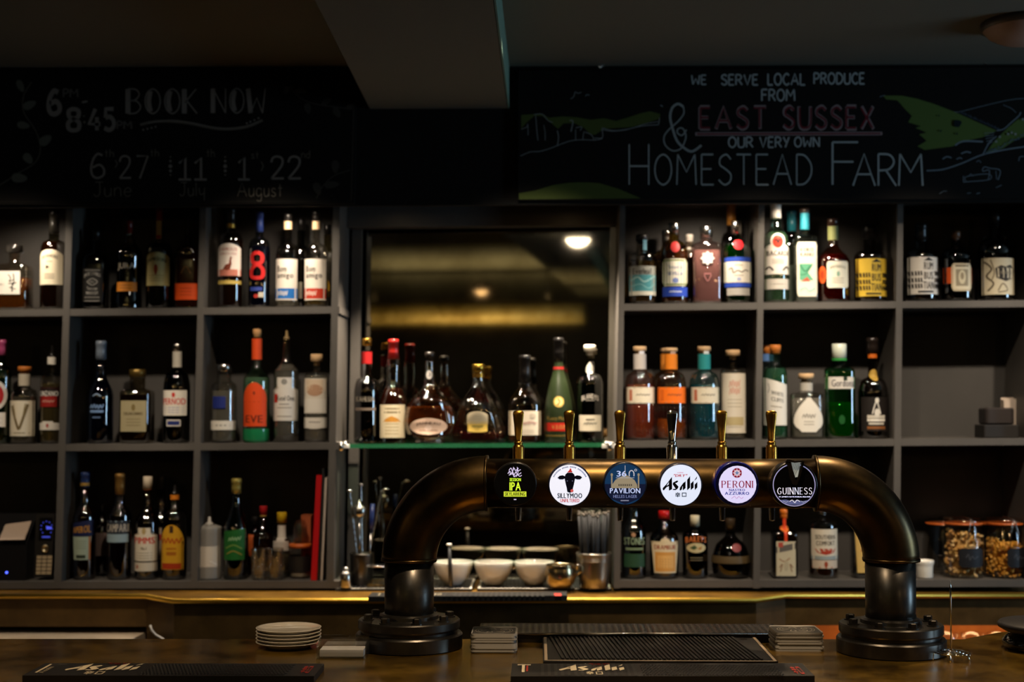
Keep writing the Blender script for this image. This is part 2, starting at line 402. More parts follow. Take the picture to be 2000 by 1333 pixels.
# ------------------------------------------------------------------- mirror niche
MIRROR_A = radians(3.0)
mt = thing('back_bar_mirror', 'large dark tarnished mirror in a grey frame between the two shelving units', 'mirror', (-.1, 4.3, 1.05))
m = MB(); wall_quad([(678, 376), (1204, 376), (1204, 440), (678, 444)], 4.20, .06, PAINT, m); m.build('top_rail', mt, world=True)
m = MB(); wall_quad([(688, 440), (707, 440), (696, 1150), (677, 1150)], 4.262, .02, PAINT, m); m.build('stile', mt, world=True)
m = MB(); wall_quad([(1192, 440), (1203, 440), (1194, 1150), (1183, 1150)], 4.235, .02, metal('a59f92', .3), m); m.build('edge_strip', mt, world=True)
MIR = bpy.data.materials.new('tarnished_mirror'); MIR.use_nodes = True
nt = MIR.node_tree; b = nt.nodes['Principled BSDF']; b.inputs['Metallic'].default_value = 1; b.inputs['Roughness'].default_value = .035
tc = nt.nodes.new('ShaderNodeTexCoord'); nz = nt.nodes.new('ShaderNodeTexNoise'); nz.inputs['Scale'].default_value = 3.5; nz.inputs['Detail'].default_value = 7
rp = nt.nodes.new('ShaderNodeValToRGB'); rp.color_ramp.elements[0].position = .36; rp.color_ramp.elements[1].position = .62
rp.color_ramp.elements[0].color = (.20, .17, .12, 1); rp.color_ramp.elements[1].color = (.52, .48, .40, 1)
nt.links.new(tc.outputs['Object'], nz.inputs['Vector']); nt.links.new(nz.outputs['Fac'], rp.inputs['Fac']); nt.links.new(rp.outputs['Color'], b.inputs['Base Color'])
MC = unp(945, 700, 4.30); MN = Vector((-sin(MIRROR_A), -cos(MIRROR_A), 0))
m = MB(); mu = Vector((cos(MIRROR_A), -sin(MIRROR_A), 0)); zl, zh = 1.045, 2.115
m.prism([MC + mu * -.375 + Vector((0, 0, zl - MC.z)), MC + mu * .385 + Vector((0, 0, zl - MC.z)), MC + mu * .385 + Vector((0, 0, zh - MC.z)), MC + mu * -.375 + Vector((0, 0, zh - MC.z))], (0, .005, 0), MIR)
m.build('mirror_glass', mt, world=True)
def refl(px, py, axis, val):
    """where the sight line through a pixel goes after the mirror: its point with coordinate axis == val"""
    d = ray(px, py); t = (MC - CAM).dot(MN) / d.dot(MN); p = CAM + d * t; r = d - MN * (2 * d.dot(MN))
    k = (val - p[axis]) / r[axis]; return p + r * k

# glass shelf across the niche
gt = thing('glass_shelf', 'green-edged glass shelf carrying bottles in front of the mirror', 'shelf', unp(930, 872, 4.08))
za, zb_ = unp(655, 868, 4.08), unp(1200, 865.5, 4.08)
GE = pbr('green_glass_edge', '3f8f64', .08, trans=.6, ior=1.5)
m = MB(); thk = 8 * mpp(4.08)
a, b2 = unp(668, 868, 4.08), unp(1196, 865.5, 4.08)
m.add([a, b2, b2 + Vector((0, .165, 0)), a + Vector((0, .165, 0))], [(0, 1, 2, 3)], thin('cfe8da'))
dn = Vector((0, 0, -thk))
m.add([a + dn, b2 + dn, b2 + dn + Vector((0, .165, 0)), a + dn + Vector((0, .165, 0))], [(3, 2, 1, 0)], thin('cfe8da'))
m.add([a, b2, b2 + dn, a + dn], [(0, 3, 2, 1)], GE); m.add([a + Vector((0, .165, 0)), b2 + Vector((0, .165, 0)), b2 + dn + Vector((0, .165, 0)), a + dn + Vector((0, .165, 0))], [(0, 1, 2, 3)], GE)
m.add([a, a + dn, a + dn + Vector((0, .165, 0)), a + Vector((0, .165, 0))], [(0, 1, 2, 3)], GE); m.add([b2, b2 + dn, b2 + dn + Vector((0, .165, 0)), b2 + Vector((0, .165, 0))], [(3, 2, 1, 0)], GE)
m.build('glass_pane', gt, world=True)
for px in (668, 1190):
    m = MB(); p = unp(px, 872, 4.075); m.rbox((p.x, p.y, p.z), (.042, .03, .012), pbr('white_clip', 'd8d4cc', .3), .004); m.rbox((p.x, p.y, p.z + .009), (.030, .03, .008), STEEL, .004); m.tube([p + Vector((0, -.02, .012)), p + Vector((0, -.02, -.012))], .007, STEEL); m.build('bracket', gt, world=True)

# ------------------------------------------------------------------- back counter under the shelving
ZK = 1.042
bt_ = thing('back_counter', 'brass-topped back counter under the shelves with a deeper middle bay', 'counter', (0, 4.1, 0))
fr = [(-320, 1160.5), (285, 1160.5), (338, 1170), (1478, 1168), (1535, 1159.5), (2300, 1159.5)]
P = [unz(x, y, ZK) for x, y in fr]
back = [Vector((P[-1].x, 4.34, ZK)), Vector((P[0].x, 4.34, ZK))]
m = MB(); m.prism(P + back, (0, 0, -.012), BRASS)
m.tube([p + Vector((0, .001, -.0070)) for p in P], .0080, pbr('polished_brass_edge', 'f0c050', .34, 1.0), 10); m.build('worktop', bt_, world=True)
m = MB()
dz = [unp(0, 1227, P[0].y).z, unp(0, 1227, P[0].y).z] + [.90, .90] + [unp(1700, 1222, P[-1].y).z] * 2
off = Vector((0, .012, -.012))
for i in range(5):
    a, c = P[i] + off, P[i + 1] + off; za, zc = (.90, .90) if i in (1, 2, 3) else (dz[i], dz[i])
    m.prism([a, c, Vector((c.x, c.y, zc)), Vector((a.x, a.y, za))], (0, .02, 0), APRON)
m.build('apron', bt_, world=True)
m = MB(); m.box(((P[2].x + P[3].x) / 2, 4.13, .45), (P[3].x - P[2].x + .05, .36, .90), WOOD); m.build('cabinet', bt_, world=True)
m = MB(); m.box((-2.2, 4.3, .45), (2.0, .05, .9), WOOD); m.build('plinth_panel', bt_, world=True)
# pale worktop of the under-counter unit, left
zt = .93; q = [unz(-330, 1226, zt), unz(290, 1226, zt), unz(250, 1248, zt), unz(-330, 1248, zt)]
e2 = q[1] + (q[2] - q[1]) * 2.6; e3 = Vector((q[0].x, e2.y, zt))
t = thing('under_counter_unit', 'under-counter unit with pale stone top below the left back counter', 'cabinet', (-1.9, 3.9, 0))
m = MB(); m.prism([Vector((q[0].x, 4.25, zt)), Vector((q[1].x + .03, 4.25, zt)), e2, e3], (0, 0, -.025), pbr('pale_stone_top', 'dccab2', .35, vary=(9, 'c4ae92'))); m.build('top_slab', t, world=True)
m = MB(); m.box(((q[0].x + e2.x) / 2, 3.98, .452), (abs(e2.x - q[0].x) - .05, .5, .9), pbr('dark_steel_body', '3a3a3a', .4, .8)); m.build('body', t, world=True)
m = MB(); pp = [unp(x, y, 3.86) for x, y in ((293, 1222), (296, 1232), (304, 1241), (318, 1249), (330, 1262), (334, 1290), (330, 1330))]
m.tube(pp + [Vector((pp[-1].x, 3.86, .004))], .0032, pbr('white_cable', 'd0c8bc', .5), 8)
tag(m.build('cable', None, world=True, org=pp[0]), 'thin white cable hanging below the left corner of the back counter', 'cable')
# warm-lit wooden glass shelf under the right-hand end
t = thing('glass_rack', 'amber-lit wooden rack below the right back counter, seen past the pipe foot', 'rack', (1.2, 4.05, 0))
OAK = pbr('orange_oak', 'b07038', .35, vary=(10, '8e5628'))
rx0, rx1 = unp(1600, 1240, 3.98).x, unp(2200, 1240, 3.98).x
m = MB(); m.box(((rx0 + rx1) / 2, 4.22, .6), (rx1 - rx0, .02, .70), OAK); m.build('back_board', t, world=True)
m = MB(); m.box(((rx0 + rx1) / 2, 4.11, .84), (rx1 - rx0, .22, .02), OAK); m.build('rack_shelf', t, world=True)
for x in (rx0, rx1):
    m = MB(); m.box((x, 4.11, .465), (.025, .24, .93), OAK); m.build('side_panel', t, world=True)
m = MB(); m.box(((rx0 + rx1) / 2, 4.10, .975), (rx1 - rx0 - .1, .02, .012), emit('ffb060', 3)); m.build('light_strip', t, world=True)
lamp('AREA', 'rack_strip_light', ((rx0 + rx1) / 2, 4.10, .965), ((rx0 + rx1) / 2, 4.16, .84), 0.55, (1, .64, .32), shape='RECTANGLE', size=.8, size_y=.02)
g0 = None
for k, (px, lb) in enumerate(((1660, 'left'), (1848, 'middle'), (1899, 'second from the right'), (1950, 'right'))):
    p = unp(px, 1240, 4.08); loc = Vector((p.x, 4.08, .8505))
    if g0 is None:
        m = MB(); m.lathe([(.026, 0), (.030, .05), (.034, .075), (.032, .075), (.028, .05), (.024, .006), (0, .006)], thin('f3efe6', .09), seg=24)
        g0 = m.build('tumbler', None, org=loc); g0.location = loc
        tag(g0, 'clear tumbler in the amber-lit rack, behind the right pipe foot', 'glass', 'tumblers in the rack')
    else:
        copy_thing(g0, loc - Vector(g0.location), 'clear tumbler in the amber-lit rack right of the pipe foot', 'tumblers in the rack')

# ------------------------------------------------------------------- what the mirror shows of the room, plus added unseen lamps
p = refl(1129, 476, 2, ZC - .04)
q_ = (p.y - pl.y) / (bl.y - pl.y); on_beam = pl.x + (bl.x - pl.x) * q_ < p.x < pr.x + (br.x - pr.x) * q_
print('dome at', tuple(p), 'under beam', on_beam)
if on_beam: p = refl(1129, 476, 2, zb - .04)
p.z = zb if on_beam else ZC
def dome(name, label, p, r, mat, z=ZC):
    t = thing(name, label, 'ceiling light', (p.x, p.y, z))
    m = MB(); m.lathe([(r * 1.02, -.018), (r * 1.04, -.008), (r * 1.02, 0)], pbr('lamp_rim', '4a4440', .4), seg=32); m.build('rim', t)
    m = MB(); m.lathe([(0.0, -.058), (r * .3, -.056), (r * .6, -.048), (r * .85, -.034), (r * .97, -.019)], mat, seg=32, close=False); m.build('diffuser', t)
dome('ceiling_light', 'lit round dome ceiling light reflected in the mirror', p, .062, emit('fff0d8', 22), p.z)
pc = unz(2004, 66, ZC - .03)
dome('ceiling_light', 'unlit round pale ceiling light at the top right corner', pc, .105, pbr('opal_lamp', 'b89a88', .5))
p = refl(940, 572, 1, -2.6)
def pendant(p, label, k=1.0, em=5):
    t = thing('pendant_lamp', label, 'lamp', (p.x, p.y, ZC)); zz = p.z - ZC
    m = MB(); m.tube([(0, 0, 0), (0, 0, zz + .1)], .004, RUBBER, 8); m.build('flex', t)
    m = MB(); m.lathe([(.075 * k, zz + .01), (.06 * k, zz + .05), (.03 * k, zz + .09), (.012, zz + .11), (0, zz + .11)], IRON2, seg=24, close=False); m.build('lamp_shade', t)
    m = MB(); m.lathe([(0, zz - .022 * k), (.03 * k, zz - .014 * k), (.050 * k, zz + .008), (.055 * k, zz + .025), (.045 * k, zz + .035)], emit('ffcf90', em), seg=24, close=False); m.build('bulb', t)
pendant(p, 'small dark pendant lamp seen glowing in the middle of the mirror')
for k, (x, y, z) in enumerate(((-2.5, .9, 2.05), (-2.8, -1.2, 2.1), (1.9, .4, 2.08), (2.9, 1.2, 2.05), (3.3, -1.2, 2.1))):  # added lamps out of view, only to put more glints on the bottles
    pendant(Vector((x, y, z)), 'added unseen pendant lamp for bottle glints, behind the camera, %s' % ('far left', 'left', 'right', 'by the window', 'far right')[k], 1.1, 55)
# brass duct hung across the room behind the photographer
y_ = -1.3; a, c = refl(690, 616, 1, y_), refl(1140, 614, 1, y_)
z_ = (a.z + c.z) / 2
t = thing('hanging_duct', 'pale brass duct hung across the room, seen as a glowing bar in the mirror', 'duct', ((a.x + c.x) / 2, y_, z_))
DUCT = pbr('brushed_pale_brass', 'd0bc80', .45, .3, vary=(16, 'a88f4c'), bump=(120, .2))
xs = sorted((a.x, c.x)); m = MB(); m.tube([(xs[0] - .06, y_, z_), (xs[1] + (.0), y_, z_)], .068, DUCT, 32); m.build('pipe', t, world=True)
for x in (xs[0] + .15, xs[1] - .25):
    m = MB(); m.tube([(x, y_, z_ + .06), (x, y_, ZC)], .005, DSTEEL, 8); m.build('hanger', t, world=True)
lamp('AREA', 'duct_uplight', ((xs[0] + xs[1]) / 2, y_ + .5, z_ - .55), ((xs[0] + xs[1]) / 2, y_, z_), 30, (1, .8, .42), shape='RECTANGLE', size=1.6, size_y=.1)  # added unseen fill that brightens the duct, no fixture there

# small puck lights under the bulkhead, inside the top row
for k, (px, e_) in enumerate(((40, .6), (566, .5), (1392, .7), (1560, .6), (770, 7), (1115, 8))):
    p = unp(px, 392, 4.012 if k < 4 else 4.06); p.z = unp(px, edge(px, ((-260, 407), (2260, 394))), 3.955).z + (.030 if k < 4 else .026)
    t = thing('puck_light', 'small round spot light under the shelving top, %s' % ('far left bay', 'bay left of the mirror', 'bay right of the mirror', 'second bay right of the mirror', 'left over the glass shelf', 'right over the glass shelf')[k], 'light', p)
    m = MB(); m.lathe([(.022, -.008), (.024, 0)], DSTEEL, seg=20); m.build('housing', t)
    m = MB(); m.lathe([(0, -.0095), (.016, -.0085)], emit('ffd9a0', 12), seg=20, close=False); m.build('lens', t)
    lamp('SPOT', 'puck_lamp', p + Vector((0, 0, -.012)), p + Vector((0, .35 if k < 4 else .08, -1)), e_ * 15, WARM2, spot_size=radians(140 if k < 4 else 75), spot_blend=.8, shadow_soft_size=.015)

# =================================================================== bottles
from mathutils.geometry import tessellate_polygon
ROWY = {1: 4.112, 2: 4.112, 3: 4.112, 'g': 4.145}
def sgnp(v, e): return math.copysign(abs(v) ** e, v)
class Shape:
    """an upright vessel: profile r(z), cross-section exponent n (2 = round) and front-to-back ratio dr"""
    def __init__(s, prof, n=2.0, dr=1.0, rot=0.0):
        s.p = prof; s.n = n; s.dr = dr; s.rot = rot; s.rm = max(r for r, z in prof); s.rn = min(r for r, z in prof[3:]) if len(prof) > 4 else 0
    flute = None
    def sec(s, r):
        t = max(0, min(1, (r - .62 * s.rm) / (.38 * s.rm))) if s.n != 2 or s.dr != 1 else 1
        if s.n != 2 or s.dr != 1: t = t * t * (3 - 2 * t)
        return 2 + (s.n - 2) * t, 1 + (s.dr - 1) * t
    def r(s, z):
        p = s.p
        if z <= p[0][1]: return p[0][0]
        for i in range(len(p) - 1):
            if z <= p[i + 1][1]:
                k = (z - p[i][1]) / max(1e-9, p[i + 1][1] - p[i][1]); return p[i][0] + (p[i + 1][0] - p[i][0]) * k
        return p[-1][0]
    def front(s, x, z, eps=0.0):
        r = s.r(z); n, dr = s.sec(r); r *= 1 + (s.flute[1] if s.flute else 0); k = min(.995, abs(x) / max(r, 1e-6))
        y = -r * dr * (1 - k ** n) ** (1 / n) - eps
        v = Vector((x, y, z)); return Matrix.Rotation(s.rot, 3, 'Z') @ v if s.rot else v
    def lathe(s, mb, mat, seg=28, z0=None, z1=None, k=1.0, cap=True):
        P = s.p
        if z0 is not None:
            P = [(s.r(z0), z0)] + [q for q in P if z0 < q[1] < z1] + [(s.r(z1), z1)]
        V = []; Fa = []; Rm = Matrix.Rotation(s.rot, 3, 'Z')
        for r, z in P:
            n, dr = s.sec(r); r = max(r * k if k <= 1 else r + (k - 1), 1e-5)
            for i in range(seg):
                t = 2 * pi * (i + .5) / seg
                if s.flute: r_ = r; kf = s.flute; r = r_ * (1 + kf[1] * cos(kf[0] * t) * min(1, max(0, (r_ - s.rn) / (s.rm - s.rn))))
                V.append(Rm @ Vector((sgnp(cos(t), 2 / n) * r, sgnp(sin(t), 2 / n) * r * dr, z)))
                if s.flute: r = r_
        for j in range(len(P) - 1):
            for i in range(seg): Fa.append((j * seg + i, j * seg + (i + 1) % seg, (j + 1) * seg + (i + 1) % seg, (j + 1) * seg + i))
        if cap: Fa += [tuple(range(seg - 1, -1, -1)), tuple((len(P) - 1) * seg + i for i in range(seg))]
        mb.add(V, Fa, mat, True)

OUT = {
 'rect': lambda v: 1.0, 'arch': lambda v: 1.0 if v < .82 else sqrt(max(0, 1 - ((v - .82) / .18) ** 2)) * .98 + .02,
 'oval': lambda v: sqrt(max(.0, 1 - (2 * v - 1) ** 2)) + .01, 'round': lambda v: 1 - .12 * max(0, abs(2 * v - 1) - .9) / .1,
 'egg': lambda v: (sqrt(max(0, 1 - ((v - .3) / .3) ** 2)) if v < .3 else max(.12, cos((v - .3) / .7 * pi / 2) ** .8)) if v > .04 else .5 + v * 2,
 'hump': lambda v: 1.0 if v < .8 else .55, 'oct': lambda v: 1 - .2 * max(0, abs(2 * v - 1) - .75) / .25, 'tomb': lambda v: 1.0 if v < .62 else sqrt(max(0, 1 - ((v - .62) / .38) ** 2)) + .01,
 'cup': lambda v: .8 + .2 * v, 'step': lambda v: 1.0 if v < .78 else .62, 'dip': lambda v: 1.0 if v > .12 else sqrt(max(0, 1 - ((.12 - v) / .12) ** 2)) * .6 + .4,
}
def label_mesh(S, z0, z1, hw, outline, bg, items, nz=14, nx=12, cx=0.0, eps=.0005):
    """a printed label laid on the glass: panel plus its printing, in one mesh"""
    mb = MB(); h = z1 - z0
    slant = 0
    if outline.startswith('slant'): slant = float(outline[5:]); outline = 'rect'
    def at(u, v, e): return S.front(cx + u * hw, z0 + v * h + slant * h * u * v * .5, e)
    if bg:
        V = []; Fa = []; f = OUT[outline]
        for j in range(nz + 1):
            v = j / nz
            if outline == 'oval': v = .5 - .5 * cos(pi * v)
            if outline in ('arch', 'tomb'): v = sin(v * pi / 2)
            for i in range(nx + 1): V.append(at((2 * i / nx - 1) * f(v), v, eps))
        for j in range(nz):
            for i in range(nx): Fa.append((j * (nx + 1) + i, j * (nx + 1) + i + 1, (j + 1) * (nx + 1) + i + 1, (j + 1) * (nx + 1) + i))
        mb.add(V, Fa, paper(bg), True)
    e = eps + .0003
    for it in items:
        k = it[0]; e += .00006
        if k in 'TB':
            _, s, x, z, w_, hh, c = it[:7]; V, Fa = text2d(s, k == 'B'); arc = it[7] if len(it) > 7 else 0
            mb.add([at(x + (p[0] - .5) * w_, z + (p[1] - .5) * hh - arc * ((p[0] - .5) * 2) ** 2, e) for p in V], Fa, paper(c))
        elif k == 'R':
            _, x, z, w_, hh, c = it; n = 8; V = []; Fa = []
            for j in (0, 1):
                for i in range(n + 1): V.append(at(x + (i / n - .5) * w_, z + (j - .5) * hh, e))
            for i in range(n): Fa.append((i, i + 1, n + 2 + i, n + 1 + i))
            mb.add(V, Fa, paper(c), True)
        elif k == 'E':
            _, x, z, w_, hh, c = it; n = 20; V = [at(x, z, e)] + [at(x + cos(2 * pi * i / n) * w_ / 2 * q / 3, z + sin(2 * pi * i / n) * hh / 2 * q / 3, e) for q in (1, 2, 3) for i in range(n)]
            Fa = [(0, 1 + i, 1 + (i + 1) % n) for i in range(n)] + [(1 + q * n + i, 1 + (q + 1) * n + i, 1 + (q + 1) * n + (i + 1) % n, 1 + q * n + (i + 1) % n) for q in (0, 1) for i in range(n)]
            mb.add(V, Fa, paper(c), True)
        elif k == 'P':
            _, P, c = it; tr = [[P[i] for i in q] for q in tessellate_polygon([[Vector((x, z, 0)) for x, z in P]])]
            for _k in range(2):
                nt_ = []
                for a, b, d in tr:
                    ab, bd, da = [((p[0] + q[0]) / 2, (p[1] + q[1]) / 2) for p, q in ((a, b), (b, d), (d, a))]; nt_ += [(a, ab, da), (ab, b, bd), (da, bd, d), (ab, bd, da)]
                tr = nt_
            mb.add([at(x, z, e) for q in tr for x, z in q], [(3 * i, 3 * i + 1, 3 * i + 2) for i in range(len(tr))], paper(c))
        elif k == 'S':   # a drawn stroke, curved, width in label half-widths
            _, P, wd, c = it; asp = hw / h; Q = spline([(x, z / asp) for x, z in P], 6); V, Fa = ribbon(Q, wd)
            mb.add([at(x, z * asp, e) for x, z in V], Fa, paper(c))
        elif k == 'L':   # fine print lines: z list
            for z in it[1]: 
                n = 4; V = [at((i / n - .5) * it[2], z + (j - .5) * it[3], e) for j in (0, 1) for i in range(n + 1)]
                mb.add(V, [(i, i + 1, n + 2 + i, n + 1 + i) for i in range(n)], paper(it[4]), True)
    return mb

def bottle(px, row, top, wpx, prof, glass, liq, cap, labels, label, Y=None, n=2.0, dr=1.0, group=None, rot=0.0, cat='bottle', extra=None, refl=.13, name='bottle', flute=None):
    """everything in photo pixels: prof = (shoulder y, neck y, neck width, neck end y, kind) or a list of (half width, y)"""
    Y = Y or ROWY[row]; s = mpp(Y); b = unp(px, 800, Y); X = b.x
    if row == 3: zb = shelf_z(3, X, Y)
    else: zb = shelf_z(row, X, Y)
    if row == 'c': zb = ZK
    zb += .0006
    zof = lambda y: unp(px, y, Y).z - zb
    H = zof(top); R = wpx / 2 * s
    if isinstance(prof, tuple):
        ys, yn, nw, ye, kind = prof; zs, zn, ze, nr = zof(ys), zof(yn), zof(ye), nw / 2 * s
        P = [(R * .86, 0), (R * .95, .0025), (R, .008), (R, zs * .5), (R, zs)]
        for i in range(1, 11):
            t = i / 10
            if kind == 'round': g = sqrt(max(0, 1 - t ** 2.2)) if t < .8 else sqrt(1 - .8 ** 2.2) * ((1 - t) / .2) ** 1.6
            elif kind == 'flat': g = (1 - t ** 4) if t < .7 else (1 - .7 ** 4) * ((1 - t) / .3) ** 1.8
            elif kind == 'slope': g = .5 + .5 * cos(pi * t)
            else: g = (1 - t) ** 1.3
            P.append((nr + (R - nr) * g, zs + (zn - zs) * t))
        P += [(nr, ze - .001)]
    else:
        P = [(w_ * s, zof(y)) for w_, y in prof]
        Q = [(r, z) for r, z in P]; P = [(max(a, 1e-4), z) for a, z in spline(Q, 5)]
        P = [(r, max(z, 0)) for r, z in P]; ze = P[-1][1]
    S = Shape(P, n, dr, rot); S.flute = flute
    t = thing(name, label, cat, (X, Y, zb), group)
    m = MB(); S.lathe(m, thin(glass, refl), seg=96 if flute else 32); m.build('glass_body', t)
    if liq:
        col, yl = liq; zl = min(zof(yl), ze - .012)
        m = MB(); S.lathe(m, liquid(col), z0=.007, z1=zl, k=.93); m.build('liquid', t)
    if cap:   # (colour, top width, kind, [start y])
        c, cw, kind = cap[:3]; z0 = (zof(cap[3]) if len(cap) > 3 else ze); r = cw / 2 * s; mt = c if not isinstance(c, str) else gloss(c)
        m = MB()
        if kind == 'cyl': q = [(r, z0), (r, H - .0015), (r * .92, H)]
        elif kind == 'T': q = [(S.r(ze) * .8, z0 - .004), (S.r(ze) * .8, z0 + (H - z0) * .25), (r, z0 + (H - z0) * .3), (r, H - .002), (r * .9, H)]
        elif kind == 'ball': q = [(S.r(ze) * .8, z0 - .004), (S.r(ze) * .7, z0 + (H - z0) * .2)] + [(r * sqrt(max(0, 1 - (2 * k / 8 - 1) ** 2)) + 1e-4, z0 + (H - z0) * (.22 + .78 * k / 8)) for k in range(1, 9)]
        elif kind == 'foil': q = [(max(S.r(z0), r) + .0006, z0), (r + .0006, z0 + (H - z0) * .4), (r + .0006, H - .014), (r + .0016, H - .013), (r + .0016, H - .003), (r * .9, H)]
        elif kind == 'pour': q = [(r, z0), (r, z0 + (H - z0) * .3), (r * .5, z0 + (H - z0) * .36), (r * .34, H)]
        m.lathe(q, mt, seg=22); m.build('cap' if kind != 'T' else 'stopper', t)
    for L in labels:
        nm, y0, y1, hw, outl, bg, items = L[:7]; cx = L[7] * s if len(L) > 7 else 0.0
        z0, z1 = zof(y1), zof(y0)
        if outl == 'band':     # a sleeve right round the neck or body
            m = MB(); S.lathe(m, bg if not isinstance(bg, str) else paper(bg), z0=z0, z1=z1, k=1.0007, cap=False); m.build(nm, t); 
            if items: label_mesh(S, z0, z1, hw * s, 'rect', None, items, cx=cx, eps=.0009).build('print', t)
        else: label_mesh(S, z0, z1, hw * s, outl, bg, items, cx=cx).build(nm, t)
    return t
FL = 'front_label'; LL = 'lower_label'; NL = 'neck_label'; PR = 'print'
BLK = '12100f'; CRM = 'd9cdb2'; WHT = 'dcd6ca'; GRY = '8d867c'; TXT = '3a332c'
SQ = lambda x, z, w_, c, wd: ('S', [(x + w_ * (u - .5), z + (.05 if i % 2 else -.04) * (1.4 if i % 3 == 0 else 1)) for i, u in enumerate([k / 9 for k in range(10)])], wd * .5, c)
FINE = lambda zs, w=1.0, c='8a8070', h=.02: ('L', zs, w, h, c)

# ---- top row, left of the mirror
bottle(24, 1, 480, 66, (532, 512, 21, 494, 'flat'), 'cfc6b4', ('a05a18', 545), (pbr('crystal', 'f2efe8', .03, trans=1), 33, 'cyl'),
  [(FL, 532, 577, 26, 'rect', WHT, [('S', [(.1, .86), (.3, .7), (.2, .55), (.5, .62)], .06, BLK), ('S', [(.5, .9), (.55, .5), (.35, .3)], .07, BLK), ('S', [(.15, .45), (.75, .5)], .06, BLK), ('S', [(.45, .5), (.42, .1)], .08, BLK), ('S', [(.2, .3), (.7, .22)], .05, BLK), ('T', 'HIBIKI', -.55, .42, .7, .09, GRY)], -5)],
  'square faceted whisky decanter with glass stopper and black brush character on white', n=6, dr=.8)
bottle(101, 1, 412, 51, (492, 468, 20, 455, 'round'), '6a6a50', ('5c2c0c', 474), ('15130f', 18, 'foil', 456),
  [(FL, 490, 558, 22.5, 'arch', CRM, [('B', 'BOWMORE', 0, .82, 1.4, .10, '6a6455', .05), ('P', [(-.3, .56), (0, .5), (.3, .56), (.3, .44), (0, .5), (-.3, .44)], '2a1712'), FINE([.3, .24, .18], .9), FINE([.66], .5)])],
  'whisky bottle with cream label bearing a small dark bow shape, beside the far left upright')
bottle(184, 1, 450, 45, (519, 492, 15, 470, 'round'), '6a6864', ('1a0c06', 505), (BLK, 15, 'cyl', 470),
  [(FL, 527, 591, 20, 'rect', '16130f', [('B', 'JACK DANIELS', 0, .84, 1.6, .13, 'a9a49a', .07), ('S', [(-.5, .6), (0, .7), (.5, .6), (0, .5), (-.5, .6)], .06, 'a9a49a'), ('T', 'Old No.7', 0, .6, .5, .08, 'a9a49a'), ('B', 'Tennessee', 0, .40, 1.0, .09, 'b5b0a6'), ('B', 'WHISKEY', 0, .26, 1.2, .09, 'b5b0a6'), ('L', [.13, .95, .02], 1.5, .02, '8f8a82')])],
  'square dark whiskey bottle with black label in white lettering, second bay', n=5)
bottle(249, 1, 432, 51, [(22, 606), (25, 603), (25, 585), (23.5, 552), (23.5, 520), (25, 500), (22, 488), (12, 476), (7, 462), (6.5, 456)], '706c64', ('1d0e06', 480), ('5a1512', 13, 'cyl', 457),
  [(PR, 515, 531, 17, 'rect', None, [('B', 'JURA', 0, .5, 2.0, .9, 'a39a8b')]), (FL, 553, 571, 20, 'rect', 'c4771e', [FINE([.35, .65], 1.2, '8a4f12', .08)])],
  'waisted dark whisky bottle with narrow orange band label, second bay')
bottle(308, 1, 407, 50, (497, 470, 14, 430, 'round'), '3e5a34', ('3a2a08', 486), ('8a1a14', 13, 'foil', 430),
  [(NL, 432, 468, 5.5, 'rect', 'b9a66a', [('R', 0, .12, 1.6, .2, 'a8401c')]), (FL, 495, 560, 23, 'arch', 'b7a971', [('B', 'JAMESON', 0, .78, 1.6, .14, '2e3a22', .07), ('E', 0, .5, .36, .26, 'a8541c'), ('R', 0, .48, .16, .3, '7a2414'), FINE([.3, .22, .15], 1.3, '8a7c48')])],
  'green whiskey bottle with arched olive cream label and red neck foil')
bottle(364, 1, 447, 51, (510, 478, 15, 458, 'round'), '8a7a5e', ('8a3a08', 486), (BLK, 16, 'T', 458),
  [(FL, 555, 587, 25, 'rect', 'cf4a12', [FINE([.7, .5, .3], 1.5, 'a83408', .05)]), (PR, 520, 540, 12, 'rect', None, [('S', [(-.8, .2), (0, .9), (.8, .2)], .1, '6f4a20')])],
  'flask shaped amber whiskey bottle with bright orange lower label', n=3, dr=.62)
bottle(448, 1, 407, 49, (478, 452, 17, 432, 'round'), 'a8a090', ('42220a', 470), ('171310', 17, 'foil', 436),
  [(NL, 438, 446, 8, 'band', pbr('gold_foil', 'b09040', .3, .8), []), (FL, 478, 541, 22.5, 'arch', 'cfc3b8', [('B', 'FAMOUS', 0, .82, 1.5, .10, 'a06a62'), ('B', 'GROUSE', 0, .68, 1.5, .08, 'b08a80'), ('R', 0, .10, 2.0, .2, 'b06a58'), ('P', [(-.62, .16), (-.3, .2), (-.1, .16), (.2, .2), (.32, .36), (.28, .5), (.36, .56), (.22, .6), (.14, .5), (.1, .38), (-.2, .34), (-.4, .24)], '6b2c18')]), (LL, 550, 557, 23, 'rect', 'b39a4e', [])],
  'whisky bottle with white label picturing a red brown bird')
bottle(504, 1, 415, 43, (494, 462, 15, 452, 'round'), '7c848e', ('141c40', 482), ('27366e', 14, 'foil', 453),
  [(PR, 494, 546, 17, 'rect', None, [('S', [(0, .97), (-.55, .88), (-.5, .62), (.0, .54), (.62, .36), (.6, .08), (0, .02), (-.62, .08), (-.6, .36), (0, .54), (.5, .62), (.55, .88), (0, .97)], .42, 'b01a18')]), (LL, 560, 585, 16, 'rect', None, [('R', -.1, .75, 1.5, .3, '2c3c86'), ('E', -.1, .2, .6, .3, 'a02a20'), ('R', .5, .3, .6, .4, 'b5ad9c')])],
  'clear bottle with blue capsule and a large red figure eight')
